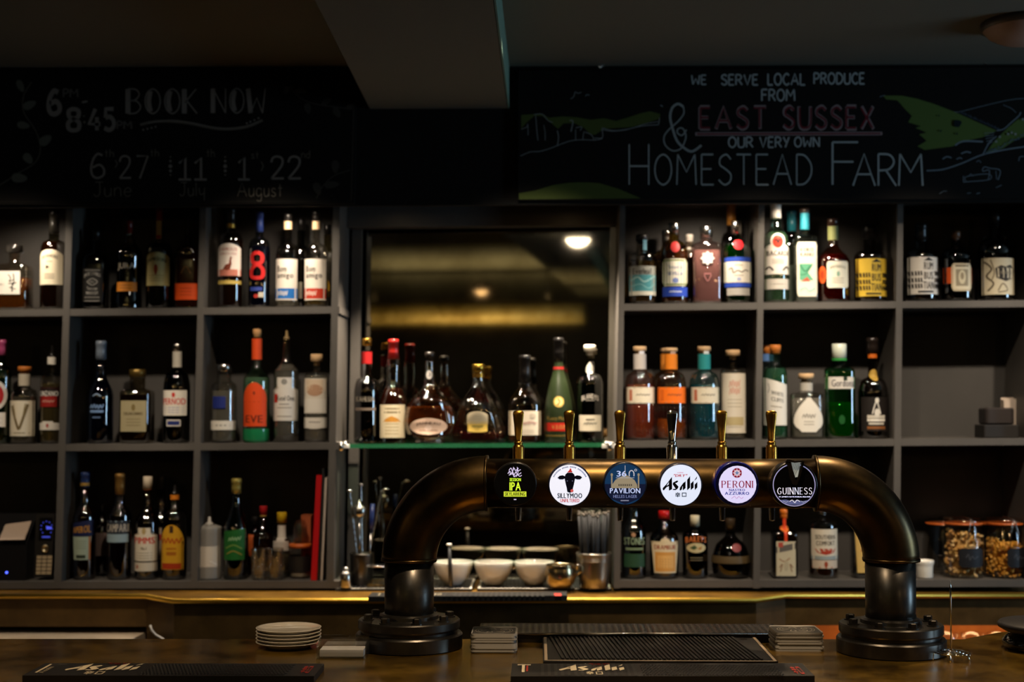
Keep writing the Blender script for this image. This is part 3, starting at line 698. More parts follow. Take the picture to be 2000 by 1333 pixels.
for px, tp, blu, lab in ((560, 418, '1e62a8', 'clear bottle with white label over a bright blue band, black pourer'), (616, 412, 'b23420', 'clear bottle with white label over a red orange band, black pourer')):
    bottle(px, 1, tp, 47, (505, 474, 15, 448, 'round'), 'b9b5aa', ('b59a5c' if px > 600 else 'cfcabd', 590 if px < 600 else 540), (BLK, 15, 'foil', 434),
      [(NL, 433, 449, 7.5, 'band', 'b59877', []), (FL, 508, 588, 21, 'rect', 'd6cdc0', [('B', 'Bom', -.35, .76, .9, .15, '3a332c'), ('B', 'amigo', -.05, .58, 1.5, .17, '3a332c'), ('R', 0, .16, 2.0, .25, blu), SQ(-.3, .16, 1.0, 'd6cdc0', .12)])], lab)
bottle(586, 1, 428, 44, (510, 478, 16, 450, 'round'), '5a5a50', ('2a2416', 540), (BLK, 15, 'cyl', 450),
  [('back_label', 553, 585, 5, 'rect', WHT, [], 1.5)], 'dark bottle showing a white back label between the two matching white-labelled bottles', Y=4.198)
bottle(638, 1, 440, 42, (512, 484, 15, 458, 'round'), '7a7048', ('8a6a12', 548), (BLK, 14, 'cyl', 458),
  [('back_label', 548, 582, 5, 'tomb', 'c9a020', [], 2)], 'bottle with a yellow tag standing behind the red-banded one', Y=4.198)
# ---- middle row, left
bottle(2, 2, 664, 38, (742, 712, 15, 692, 'round'), '2f7a34', ('0e5a14', 724), ('a0436a', 15, 'foil', 694),
  [(FL, 745, 800, 16, 'oval', 'd0c8bc', [('E', 0, .5, 1.4, .7, 'a32020'), ('E', 0, .5, .4, .24, WHT)]), (LL, 806, 834, 14, 'rect', WHT, [FINE([.3, .6], 1.3)])],
  'green bottle cut by the left edge of the photo, red and white oval label')
bottle(47, 2, 716, 52, (782, 755, 22, 731, 'flat'), '9a968a', ('c8c0b0', 775), (pbr('orange_cork', 'b86a24', .6), 26, 'T', 729),
  [(NL, 731, 754, 10.5, 'band', 'b9ae9a', []), (FL, 783, 852, 24.5, 'rect', 'cfc4ac', [('S', [(-.66, .86), (-.45, .6), (-.1, .24), (.0, .22)], .2, '6a5a3c'), ('S', [(.62, .9), (.4, .62), (.12, .3), (0, .22)], .2, '6a5a3c'), ('S', [(-.5, .9), (-.3, .5)], .07, '8a7a54'), ('S', [(.45, .92), (.3, .6)], .07, '8a7a54'), ('L', [.09], 1.5, .03, '8a7c64')])],
  'short bottle with orange cork and cream label showing a large twig letter V')
bottle(100, 2, 675, 42, (752, 728, 16, 712, 'round'), 'a39c90', ('b0a06a', 750), (BLK, 12, 'pour', 699),
  [('white_collar', 698, 712, 9, 'band', 'd2cbbe', []), (FL, 757, 795, 20, 'rect', '2c1210', [('R', 0, .3, 2.0, .6, '8e1d18'), ('R', 0, .72, 2.0, .34, '161212'), ('B', 'CINZANO', 0, .68, 1.8, .26, 'd8d2c8'), SQ(0, .28, 1.2, 'c8a090', .1)]), (LL, 823, 840, 19, 'hump', 'cfc8bc', [('E', 0, .5, .3, .5, 'a05048')])],
  'vermouth bottle with white collar and red and black label by the far left upright')
bottle(196, 2, 666, 50, (775, 728, 20, 700, 'slope'), '31507e', ('0f1c38', 740), ('6a7480', 19, 'foil', 702),
  [(PR, 770, 835, 20, 'rect', None, [('S', [(-.4, .93), (0, 1), (.4, .93)], .08, '7f98b8'), SQ(0, .62, 1.3, '6f8cb4', .2), ('L', [.48], 1.3, .07, '6f8cb4'), ('L', [.3], .8, .04, '5c7498')])],
  'tall slim blue glass bottle in the middle-row second bay')
bottle(268, 2, 722, 60, (774, 758, 30, 737, 'flat'), '8a7c60', ('3a1606', 772), (pbr('dull_gold_cap', '6a5528', .35, .7), 32, 'cyl', 737),
  [(FL, 783, 843, 25, 'rect', '8d8262', [('E', 0, .78, .3, .22, '6a5a34'), ('B', 'DISARONNO', 0, .58, 1.5, .1, '4a3a20'), FINE([.4, .3, .2], 1.1, '6a5c3c')])],
  'squat square amber liqueur bottle with wide cap and tan label', n=6, dr=.9)
bottle(345, 2, 672, 52, (762, 722, 17, 700, 'round'), '2c3426', ('0c1008', 730), (STEEL, 19, 'cyl', 686),
  [(NL, 687, 718, 8, 'band', 'a9a294', []), (FL, 763, 812, 23, 'rect', 'c9c2b4', [('B', 'PERNOD', 0, .56, 1.9, .26, 'b0261c'), ('E', 0, .82, .3, .2, 'b0261c'), FINE([.32, .22, .12], 1.5, '5a64a0')]), (LL, 820, 833, 14, 'round', 'b9b2a8', [('R', 0, .5, 1.7, .6, '1d2860')])],
  'dark green bottle with white label in red letters and silver neck')
bottle(437, 2, 712, 52, (772, 742, 28, 728, 'flat'), 'c2beb2', ('d8d4c8', 764), (STEEL, 29, 'cyl', 727),
  [(PR, 775, 798, 20, 'rect', None, [('R', -.2, .5, 1.3, 1.0, '1e2a6c')]), (LL, 822, 840, 25, 'rect', 'cdc6b8', [('L', [.5], 1.4, .16, GRY)])],
  'clear short-necked vodka bottle with blue print and low white strip label')
bottle(501, 2, 643, 52, (745, 712, 19, 658, 'slope'), '9fc4a2', ('cfe6d0', 738), (pbr('cork', 'b98a58', .75), 17, 'T', 658),
  [(NL, 662, 703, 10, 'band', 'd2481a', []), (FL, 748, 833, 22, 'tomb', 'd8491a', [('E', 0, .76, .2, .08, '7a2a10'), FINE([.56], 1.7, 'a83812', .012), ('B', 'EVE', 0, .17, 1.5, .17, '6a2410')]), ('green_base', 838, 866, 25, 'band', pbr('green_lacquer', '1f7a4a', .15, coat=.5), [])],
  'clear bottle with bright orange arched label and orange neck sleeve')
bottle(559, 2, 646, 49, [(22, 868), (24.5, 864), (24.5, 735), (23, 724), (14, 712), (9, 700), (7.5, 680), (7, 662)], 'c4c0b6', ('d4d0c6', 712), ('8a7350', 11, 'pour', 664),
  [(FL, 738, 822, 23.5, 'step', 'd2cbc0', [('E', 0, .9, .5, .14, '8a867e'), ('R', -.72, .52, .3, .2, 'b02a1c'), ('B', 'Ketel One', .1, .52, 1.4, .12, '2c2824'), ('L', [.38], .8, .025, GRY), FINE([.3, .1], 1.2)])],
  'tall clear vodka bottle with stepped white label and narrow neck')
bottle(618, 2, 692, 47, (738, 722, 15, 716, 'flat'), 'c6c2b8', ('d6d2c8', 734), (pbr('pale_cork', 'c9a478', .7), 24, 'T', 712),
  [(FL, 740, 808, 21.5, 'rect', 'c9c0b0', [('R', 0, .80, 1.9, .34, 'c9b49a'), ('E', 0, .66, 1.5, .34, 'a98468'), ('R', 0, .22, 1.9, .4, 'cfc8bc')]), (LL, 816, 838, 22, 'dip', 'cdc6ba', [SQ(0, .6, 1.0, '6a645c', .1)])],
  'clear square-shouldered bottle with pale cork and faded white label, by the mirror', n=2.6)
# ---- on the glass shelf
bottle(716, 'g', 661, 50, (770, 735, 19, 685, 'round'), '3a2a20', ('120806', 760), (GOLD, 19, 'cyl', 676),
  [(NL, 688, 711, 10, 'band', '9c1414', []), (PR, 774, 786, 20, 'rect', None, [('B', 'KAHLUA', 0, .5, 1.8, .8, '7d7466')]), (LL, 797, 802, 20, 'rect', '6a5c50', [])],
  'black liqueur bottle with gold cap and red neck band on the glass shelf')
bottle(768, 'g', 663, 56, [(25, 867), (28, 863), (28, 800), (27, 785), (20, 765), (13, 752), (12, 735), (13, 715), (11, 700), (9.5, 685)], 'a89a80', ('52200a', 758), ('7d1612', 19, 'foil', 702),
  [(FL, 791, 855, 24, 'rect', 'd5c6a4', [('L', [.88], 1.2, .04, '7a6a4c'), ('L', [.77], 1.3, .05, '7a6a4c'), ('P', [(-.7, .48), (-.5, .58), (0, .66), (.5, .58), (.7, .48)], 'c98a34'), FINE([.42, .32, .22, .12], 1.1, 'a08a60')])],
  'bulb-necked whisky bottle with red foil and cream label on the glass shelf')
bottle(839, 'g', 688, 104, [(29, 867), (32, 864), (31, 858), (42, 850), (50.5, 832), (51.5, 820), (47, 798), (33, 778), (18, 762), (11, 745), (8.5, 725), (8, 704)], 'b9a98c', ('8a420c', 794), ('16120f', 17, 'foil', 700),
  [(FL, 817, 849, 36, 'oval', 'b99d88', [('B', 'JANNEAU', 0, .68, 1.3, .2, '3a2620', .06), ('E', 0, .4, .4, .34, 'c9b0a0'), FINE([.26], 1.0, '8a6a58', .06)]), (NL, 724, 741, 6, 'oval', '8f8a84', [('S', [(-.4, .3), (.4, .5), (-.2, .75)], .2, '3a3632')])],
  'round flattened brandy decanter with pink oval label on the glass shelf', dr=.6, Y=4.128, flute=(18, .018), refl=.15)
bottle(934, 'g', 712, 106, [(48, 867), (52, 862), (53, 850), (50, 835), (41, 810), (33, 788), (24, 772), (15, 758), (11, 748), (10.5, 735), (11, 725)], 'c4bba6', ('54100a', 845), (pbr('gold_ring', 'c09a40', .25, 1.0), 24, 'cyl', 728),
  [(FL, 804, 828, 20, 'tomb', 'b5a88c', [FINE([.4, .6], 1.0)]), (LL, 824, 844, 19, 'dip', 'c8a850', [SQ(0, .55, 1.1, '4a5a38', .16)]), (NL, 729, 738, 11, 'band', GOLD, [])],
  'bell shaped cognac decanter, a third full, gold and white label', Y=4.172, dr=.58, refl=.2, flute=(14, .035))
bottle(1025, 'g', 694, 64, (792, 752, 24, 742, 'slope'), 'b5ac98', ('8a4410', 845), (BLK, 21, 'foil', 748),
  [(FL, 803, 850, 31, 'rect', 'd3c6b0', [('S', [(-.6, .5), (-.3, .56), (0, .46), (.3, .56), (.7, .5)], .06, 'b08a80'), ('B', 'Hennessy', .2, .5, 1.1, .16, 'b58a80'), ('E', .5, .8, .4, .2, 'b9ac98'), FINE([.2, .12], 1.2, 'b0a490')])],
  'cognac bottle with black neck and white label, nearly empty, behind the first tap handle', n=2.6, dr=.8)
bottle(1091, 'g', 660, 55, [(25, 867), (27.5, 863), (27.5, 810), (25, 785), (19, 755), (12, 730), (9.5, 712), (9, 690), (9, 668)], '4c5a36', ('0f1408', 800), (BLK, 19, 'foil', 706),
  [('red_ring', 717, 722, 12, 'band', '8a1814', []), ('medallion', 775, 796, 10, 'oval', 'b89a4c', [('E', 0, .5, 1.4, .7, 'd0bc7c'), ('S', [(-.3, .2), (.2, .5), (-.2, .8)], .3, '6a5420')]), (PR, 813, 824, 26, 'rect', None, [('B', 'Remy Martin', 0, .5, 1.7, .9, '7c6428')]), (FL, 826, 842, 26.5, 'rect', 'b8200f', [('B', 'V.S.O.P', 0, .5, 1.0, .5, 'c08a4a')]), (LL, 850, 852, 25, 'rect', '7c6428', [])],
  'dark green cognac bottle with gold medallion and red band', refl=.06)
bottle(1152, 'g', 674, 50, (752, 728, 16, 706, 'round'), '3a5a20', ('0c1206', 742), (pbr('white_cork_top', 'd8cdb8', .5), 23, 'T', 692),
  [(NL, 708, 730, 8, 'egg', 'cfc8ba', []), (PR, 768, 784, 19, 'rect', None, [('B', 'BLANDYS', 0, .6, 1.7, .6, 'b5ada0', .3), ('L', [.1], .9, .1, '8a8478')]), (FL, 811, 842, 21, 'rect', 'd0c6ae', [('L', [.72], .8, .08, '5a5448'), SQ(0, .48, 1.2, '4a4a44', .14)])],
  'dark green wine bottle with white topped cork and small cream label')
# ---- top row, right of the mirror
bottle(1255, 1, 459, 56, (515, 490, 23, 470, 'flat'), '9c9482', ('8a6a3c', 512), ('2a2622', 24, 'T', 474),
  [(NL, 464, 490, 4, 'rect', '5f8a98', [], 5), (FL, 522, 579, 26, 'rect', '8c8a80', [('R', 0, .42, 1.96, .56, '3f7c82'), ('S', [(-.9, .5), (-.4, .62), (.1, .46), (.9, .66)], .12, '86a8a4'), ('S', [(-.9, .3), (-.2, .38), (.4, .24), (.9, .4)], .08, '6a9a9a'), ('R', 0, .07, 1.96, .14, 'b9b4a4'), ('B', 'Everleaf', -.05, .82, 1.4, .2, '3c3a36')])],
  'clear bottle with grey and sea green marbled label beside the mirror')
bottle(1303, 1, 450, 48, (510, 486, 17, 470, 'round'), '9c7a3a', ('8a5a10', 500), (STEEL, 17, 'foil', 478),
  [('side_label', 512, 550, 5, 'rect', 'b08a3c', [], -18)], 'amber bottle half hidden behind the blue-labelled orange gin', Y=4.20)
bottle(1318, 1, 436, 55, (506, 468, 20, 456, 'round'), 'b0902e', ('8a5a12', 490), (STEEL, 21, 'cyl', 456),
  [(NL, 474, 496, 9, 'oval', '8a1c1c', []), (FL, 508, 561, 24, 'oct', 'c8c0aa', [('R', 0, .5, 1.85, .94, '6a7a4c'), ('R', 0, .5, 1.6, .82, 'd0cabc'), ('T', 'Tanqueray', 0, .68, 1.2, .16, '4a5a8a'), ('B', 'SEVILLA', 0, .46, 1.2, .13, '4a5a8a'), ('E', 0, .2, .5, .2, '6a78a8')]), (LL, 563, 581, 24, 'rect', '2440a0', [SQ(0, .5, 1.0, 'b9c0d0', .14)])],
  'orange gin bottle with red seal, ornate white label and blue strip')
bottle(1348, 1, 458, 44, (512, 486, 16, 472, 'round'), '6a6054', ('3a2a1c', 505), ('b8b0a4', 14, 'foil', 500),
  [], 'grey capped bottle standing behind the pink and the orange gin', Y=4.20)
bottle(1381, 1, 443, 58, (488, 470, 23, 464, 'flat'), 'e2c4c0', ('deb0aa', 490), (STEEL, 24, 'cyl', 464),
  [(FL, 493, 521, 14, 'rect', None, [('P', [(cos(i * pi / 8) * (1.0 if i % 2 == 0 else .72), .5 + .5 * sin(i * pi / 8) * (1.0 if i % 2 == 0 else .72)) for i in range(16)], 'cfc6c0'), ('E', 0, .5, .7, .36, 'a98a86'), ('E', 0, .5, .4, .2, 'cfc6c0')]), (LL, 535, 555, 14, 'rect', None, [('S', [(-.5, .8), (0, .2), (.5, .8)], .14, '8a5a58'), ('L', [.9], 1.0, .12, '8a5a58')])],
  'faceted pink gin bottle with silver cap and white star badge', n=4, dr=.8)
bottle(1431, 1, 398, 42, (480, 452, 18, 440, 'round'), '3a2c1c', ('160e08', 470), (pbr('amber_cap', 'a06a24', .5), 17, 'foil', 440),
  [], 'tall dark bottle with amber foil behind the green gin bottle', Y=4.20)
bottle(1441, 1, 432, 56, (505, 466, 20, 458, 'round'), '2e6a34', ('10701e', 480), (STEEL, 21, 'cyl', 458),
  [(NL, 470, 491, 10, 'oval', 'b01820', []), ('blue_band', 505, 513, 25.6, 'rect', '23409c', []), ('blue_band', 555, 563, 25.6, 'rect', '23409c', []), (FL, 514, 554, 26, 'rect', 'cfc8ba', [('L', [.84], .6, .06, 'a09880'), ('S', [(-.72, .62), (-.5, .7), (-.4, .46), (-.1, .58), (.2, .5), (.5, .6), (.75, .54)], .07, '4a443c'), ('L', [.34], .7, .04, GRY), ('R', 0, .16, .3, .16, '8a90a8')]), (LL, 565, 579, 22, 'rect', pbr('silver_strip', '9a968e', .3, .8).name and '9a968e', [])],
  'green gin bottle with red seal and white label edged in blue')
bottle(1518, 1, 394, 50, (468, 440, 20, 422, 'slope'), '8aa68a', ('9ab89a', 455), ('c9c2b8', 20, 'foil', 427),
  [('crest', 458, 490, 14, 'oval', 'cfc4b8', [('E', 0, .5, 1.5, .8, 'b8301c'), ('S', [(-.5, .5), (-.2, .62), (0, .4), (.2, .62), (.5, .5)], .2, '1c1614')]), (FL, 478, 538, 23.5, 'arch', 'd0c8bc', [('B', 'BACARDI', 0, .68, 1.75, .17, '241e1c'), FINE([.48, .42, .36], 1.0), ('S', [(-.95, .16), (-.7, .24), (-.4, .12)], .13, '241e1c'), ('S', [(.95, .16), (.7, .24), (.4, .12)], .13, '241e1c')]), ('silver_band', 547, 567, 24, 'rect', 'b8b0a4', [FINE([.5], 1.2, '8f887e', .1)])],
  'pale rum bottle with white label, round red crest and white capsule')
bottle(1549, 1, 412, 40, (500, 462, 18, 448, 'flat'), 'aeb8ac', ('c4ccc0', 520), ('1d5c66', 18, 'foil', 452),
  [], 'clear bottle with teal capsule half hidden behind the palm-label bottle', Y=4.20, n=5)
bottle(1575, 1, 407, 44, (472, 458, 17, 450, 'flat'), 'bcc4b8', ('ccd2c6', 480), ('2a201a', 17, 'foil', 440),
  [('teal_sleeve', 417, 449, 8, 'band', '1d6c78', []), (FL, 475, 581, 19.5, 'round', 'd6cfba', [('B', 'KOKO', 0, .86, 1.3, .07, '2c2620'), ('B', 'KANU', 0, .77, 1.3, .07, '2c2620'), ('P', [(-.75, .3), (-.75, .6), (.6, .6), (.1, .44), (.65, .3)], '5a9a78'), ('S', [(-.7, .58), (-.2, .46), (.3, .56)], .12, '2e6a4c'), ('S', [(-.7, .4), (-.1, .42), (.5, .58)], .1, '3c7a58'), ('P', [(-.6, .28), (0, .36), (.3, .28)], 'b8543c'), ('S', [(-.75, .12), (-.2, .16), (.2, .1), (.8, .16)], .14, '8ab8b0')])],
  'square clear bottle with teal neck and tall cream label with palm leaves', n=7, dr=.9)
bottle(1630, 1, 428, 64, (512, 476, 19, 444, 'slope'), 'a8643c', ('6a1a06', 498), ('2e1c14', 21, 'cyl', 442),
  [(NL, 443, 470, 10, 'band', '7f8250', []), ('side_label', 522, 556, 6, 'oval', 'c8501c', [('E', 0, .5, 1.0, .5, '9a3410')], -25), (FL, 513, 565, 21, 'round', 'cfcab6', [('B', 'APPLETON ESTATE', 0, .8, 1.5, .1, '5a5848', .06), ('E', 0, .52, .3, .2, '7a9a84'), FINE([.36, .28, .2], 1.1)], 3)],
  'curvy rum bottle with squarish off-white label, red amber liquid')
RUM = lambda c: [('P', [(-.15, .9), (.2, .99), (.56, .9)], BLK), ('B', 'RUM', .2, .76, .62, .2, BLK), ('B', 'BUS', .2, .50, .62, .2, BLK), ('B', 'TIAN', .2, .24, .74, .2, BLK)] + [('S', [(x, z), (x + .03, z - .12)], .10, BLK) for x in (-.95, -.8, -.62, -.46, -.3, .66, .8, .93) for z in (.62, .44, .28)] + [('L', [.07], 1.0, .04, BLK)]
bottle(1702, 1, 440, 62, (506, 488, 24, 468, 'round'), '8a8474', ('4a2a10', 500), (BLK, 27, 'cyl', 466),
  [(FL, 508, 581, 29.5, 'rect', 'c2a234', RUM(1))], 'rum bottle with mustard yellow label in black block letters')
bottle(1803, 1, 437, 62, (504, 486, 22, 466, 'round'), '8a8880', ('3a2a1c', 498), (BLK, 22, 'foil', 470),
  [(FL, 505, 577, 29.5, 'rect', 'c6bfb4', RUM(1))], 'rum bottle with white label in black block letters, far right bay')
bottle(1871, 1, 452, 58, (508, 482, 16, 468, 'round'), '3a3c34', ('160c06', 500), (pbr('brown_cap', '5a3a24', .4), 18, 'T', 470),
  [('orange_band', 525, 556, 28, 'rect', 'b84a1a', []), (FL, 517, 571, 20, 'oct', 'b0a286', [('R', 0, .5, 1.7, .86, 'c8bca0'), ('R', 0, .48, 1.2, .6, '8a7f68'), ('E', 0, .5, .7, .5, 'c2b698'), ('E', 0, .54, .34, .26, '8a7c64'), ('L', [.9], 1.3, .05, '5a4c38')], 3)],
  'dark bottle with parchment portrait label on an orange band', n=2.4)
bottle(1948, 1, 418, 68, (500, 462, 20, 440, 'round'), '4c4a44', ('16100c', 490), (BLK, 22, 'cyl', 438),
  [(FL, 507, 578, 31, 'rect', 'b5aa90', [('P', [(-.28, .45), (-.35, .72), (.0, .8), (.3, .76), (.62, .82), (.9, .72), (.86, .45), (.3, .36)], '1c1814'), ('B', 'KRAKEN', .28, .6, .86, .08, '6d6554'), ('S', [(-.9, .9), (-.55, .7), (-.8, .5), (-.45, .3), (-.75, .1)], .1, '4a4234'), ('S', [(-.6, .95), (-.4, .6), (-.6, .36)], .07, '6a604c'), ('S', [(-.2, .1), (.1, .3), (.4, .12), (-.2, .06)], .07, '5a503e')])],
  'dark rum bottle with two small neck loops and sepia label with a black emblem')
t = bpy.data.objects[[o.name for o in bpy.data.objects if o.get('label', '').startswith('dark rum bottle with two')][0]]
for sx in (-1, 1):
    m = MB(); P = [(sx * (.017 + .017 * sin(q)), 0, .158 + .017 * (1 - cos(q))) for q in [pi * k / 10 for k in range(11)]]
    m.tube(P, .0035, thin('7a7870', .1), 8); m.build('neck_loop', t)
# ---- middle row, right
def ribbed(px, top, glass, liq, ll, lab, tag_, cork, strip, Y=None, lbl=True):
    t = bottle(px, 2, top, 59, (757, 724, 24, 690, 'round'), glass, (liq, ll), (cork, 26, 'T', 690),
      [(NL, 692, 722, 12.3, 'band', strip[0], []), ('neck_strip', 684, 722, 5, 'rect', strip[1], [], 3)] + ([(FL, 757, 788, 27, 'rect', lab, [('R', -.72, .5, .2, .7, 'b06a50' if lab != 'e06a14' else 'c85a10'), SQ(.15, .52, 1.0, TXT, .08), ('L', [.06, .94], 1.96, .03, '8f8878')])] if lbl else []), tag_, Y=Y)
    s = mpp(Y or ROWY[2]); m = MB()
    zt_ = unp(px, 792, Y or ROWY[2]).z - ORG[t.name].z
    for k in range(26):
        q = 2 * pi * k / 26; r = 29.6 * s; m.tube([(r * cos(q), r * sin(q), .012), (r * cos(q), r * sin(q), zt_)], .0011, thin(glass, .10), 6)
    m.build('glass_ribs', t)
CORK = pbr('pale_cork', 'c9a478', .7)
ribbed(1250, 677, 'd8a08c', 'dc8a66', 752, 'd3c8b0', 'ribbed gin bottle with rose pink liquid and cream label', CORK, ('b9b0a8', 'd0ccd0'))
ribbed(1303, 680, 'c89a6c', 'b8602c', 800, 'e06a14', 'ribbed bottle with orange neck half hidden behind the orange-labelled gin', CORK, ('c87a2c', 'd88a30'), Y=4.20, lbl=False)
ribbed(1311, 680, 'd0b49a', 'e8862c', 818, 'e06a14', 'ribbed gin bottle with vivid orange label and orange neck strip', CORK, ('d87a1c', 'a88a7a'))
ribbed(1376, 677, '7ab4b8', '30a4b4', 752, 'd3c8b0', 'ribbed gin bottle with teal liquid and cream label', CORK, ('2a8a8a', 'd0d0cc'))
bottle(1432, 2, 684, 50, (732, 718, 16, 708, 'flat'), 'b5aea0', ('cfc8b8', 728), (CORK, 28, 'T', 700),
  [(FL, 730, 846, 23, 'rect', 'd3c9b6', [SQ(0, .82, .9, 'c89a88', .16), SQ(0, .7, .9, 'c89a88', .16), ('R', 0, .2, 1.5, .14, 'b5a478'), FINE([.56, .5, .44, .1], 1.2, 'a89c84', .01)])],
  'slim clear bottle with wooden stopper and very tall cream label')
bottle(1500, 2, 674, 40, (745, 708, 22, 690, 'round'), '6a9a80', ('8ab89a', 735), (pbr('orange_cork', 'b86a24', .6), 20, 'T', 690),
  [(NL, 692, 706, 11, 'band', '4a6a9a', [])], 'green tinted bottle with orange cork behind the slanted white label', Y=4.20)
bottle(1515, 2, 674, 46, (742, 712, 24, 690, 'round'), '7aac90', ('8ac0a0', 720), (pbr('orange_cork', 'b86a24', .6), 22, 'T', 690),
  [(FL, 745, 831, 21.5, 'slant-.16', 'd0cbc0', [('B', 'WHITE', .1, .72, 1.1, .09, '5a5a58'), ('B', 'CLIFFS', .1, .58, 1.1, .09, '5a5a58'), FINE([.42], 1.0), ('S', [(-.7, .9), (-.6, .8), (-.7, .7)], .06, '7a7a78')], -2)],
  'green tinted gin bottle with slanted white label beside the upright')
bottle(1575, 2, 730, 64, (776, 764, 24, 744, 'flat'), 'c8c4ba', ('d8d4ca', 778), (CORK, 30, 'T', 744),
  [(FL, 777, 844, 28, 'egg', 'd3ccbe', [SQ(0, .46, .9, TXT, .08), FINE([.3, .22], .7)]), (NL, 748, 764, 11, 'band', 'aaa498', [])],
  'squat clear bottle with rounded triangular white label', n=3, dr=.8, refl=.07)
bottle(1640, 2, 672, 58, (732, 714, 28, 704, 'flat'), '2c8a3a', ('149a26', 786), ('c3c8b6', 28, 'cyl', 702),
  [(FL, 737, 760, 29, 'rect', 'c3bcb0', [('B', 'Gordons', .1, .48, 1.5, .62, '4a464c'), ('R', .25, .86, .26, .34, '1a2a1c')]), ('green_cap_ring', 700, 705, 14.5, 'band', '2a7a34', []), (LL, 790, 850, 24, 'rect', None, [('E', 0, .5, .5, .3, '0d4a18')])],
  'wide bright green gin bottle with white strip label', n=3, dr=.7)
bottle(1705, 2, 660, 58, (772, 735, 17, 704, 'round'), '4a3020', ('150a06', 760), ('1c1512', 22, 'foil', 690),
  [('orange_sleeve', 672, 700, 12, 'band', 'b85a14', []), ('gold_seal', 722, 745, 8, 'oval', 'a8883c', []), (FL, 776, 842, 26, 'rect', '17120f', [('E', .05, .9, .3, .16, 'c9c2b4'), ('S', [(-.3, .5), (0, .86), (.32, .5)], .08, 'c9c2b4'), ('E', .05, .54, .4, .24, 'c9c2b4'), ('R', 0, .42, 1.3, .1, 'b5ad9e'), ('L', [.32], 1.3, .07, 'd3ccbe'), ('L', [.22], 1.1, .06, 'b5ad9e'), ('R', 0, .1, 1.3, .08, '7a4a24')])],
  'dark bottle with orange neck sleeve and black label in white print')
# ---- bottom row, left
bottle(168, 3, 922, 44, (1012, 978, 17, 950, 'slope'), '5a2a1c', ('4a1206', 990), ('1c2a50', 16, 'foil', 952),
  [('gold_ring', 943, 949, 9, 'band', '8a6a2c', []), ('blue_band', 1018, 1046, 20.5, 'slant.3', '141a3c', [('B', 'APEROL', 0, .46, 1.7, .46, 'b07a24')]), (FL, 1047, 1092, 18, 'cup', '8f9a86', [FINE([.8, .7, .6, .5], 1.1, '6f7a6a'), ('R', 0, .14, 1.0, .14, '2a3224'), ('R', .86, .5, .16, 1.0, '9a5a2a')])],
  'aperitif bottle with slanted navy band over pale green label, bottom shelf')
bottle(202, 3, 985, 36, (1050, 1020, 14, 1000, 'round'), '4a2018', ('3a0c08', 1030), (BLK, 13, 'cyl', 1000), [(FL, 1040, 1085, 14, 'rect', '5a4a44', [])], 'dim red bottle half hidden between the navy and the silver banded bottles', Y=4.20)
bottle(236, 3, 925, 47, (1008, 982, 18, 965, 'slope'), '6a5a58', ('2a0a0a', 996), (pbr('dull_gold', '7c5c2c', .4, .6), 18, 'foil', 966),
  [('top_band', 1016, 1041, 22.5, 'rect', '232830', [('B', 'CAMPARI', 0, .44, 1.9, .62, 'a39a8c'), ('L', [.94], 2, .08, '8a98a0')]), (FL, 1042, 1058, 21, 'rect', '7d8f94', [])],
  'tall bitter bottle with gold foil and dark and silver bands')
bottle(290, 3, 931, 47, (1022, 985, 16, 956, 'slope'), '6a4a30', ('2c1006', 1004), ('b9aa94', 18, 'cyl', 956),
  [('orange_ring', 950, 957, 9, 'band', 'b0582c', []), (FL, 1030, 1094, 22, 'hump', 'c3b8a2', [('E', 0, .9, .36, .2, 'a08a5c'), ('B', 'PIMMS', 0, .62, 1.8, .2, 'b03026'), ('B', 'No.1', 0, .38, .5, .09, '5a4c3c'), FINE([.24, .16, .08], 1.4)]), (LL, 1097, 1114, 22, 'rect', 'b9ae9a', [('R', -.6, .5, .2, .4, 'a05a40')])],
  'liqueur bottle with white cap and cream label in red letters, bottom shelf')
bottle(318, 3, 930, 40, (1022, 988, 15, 956, 'slope'), '4a4038', ('1e1008', 1004), ('4a4440', 16, 'cyl', 956), [(FL, 1030, 1090, 16, 'rect', '8a7a6a', [('R', 0, .7, 1.5, .2, '8a3028')])], 'dim capped bottle half hidden behind the yellow-labelled bottle', Y=4.222)
bottle(343, 3, 948, 47, (1022, 992, 16, 975, 'round'), '5a4228', ('2a1206', 1005), (BLK, 12, 'pour', 968),
  [('orange_collar', 967, 976, 9, 'band', 'b86a18', []), (FL, 1024, 1111, 21.5, 'tomb', 'b8881c', [('R', 0, .9, .34, .16, '3a2410'), SQ(0, .64, 1.7, '9a3410', .2), ('L', [.47, .38, .34], .9, .035, '9a5a14'), ('R', 0, .08, 1.7, .13, '96300f')])],
  'bottle with mustard arched label and orange collar, bottom shelf', n=2.5)
bottle(463, 3, 935, 48, (1040, 975, 16, 962, 'slope'), '24502c', ('06240c', 1000), (pbr('pale_gold_foil', '9a8a44', .4, .5), 18, 'foil', 964),
  [(FL, 1034, 1092, 20, 'slant.1', '1c5c24', [SQ(.1, .7, 1.2, '7aa070', .2), ('S', [(-.8, .4), (0, .5), (.8, .36)], .1, '6f8a3c'), ('S', [(-.7, .2), (0, .3), (.8, .16)], .1, '8a7a34')])],
  'tall green bottle with pale foil and green label, bottom shelf')
bottle(500, 3, 1010, 34, (1060, 1040, 14, 1026, 'round'), '6a3418', ('8a3a0c', 1048), (BLK, 14, 'cyl', 1026), [(FL, 1044, 1086, 13, 'rect', 'a04a1c', [])], 'small bottle with orange label behind the green bottle', Y=4.215)
bottle(516, 3, 989, 40, (1052, 1020, 13, 1008, 'slope'), '6a5434', ('7a4410', 1042), ('a01c20', 15, 'cyl', 1006),
  [('gold_ring', 1003, 1009, 8, 'band', 'a8843c', [])], 'small amber bottle with red cap behind the shot glasses', Y=4.19)
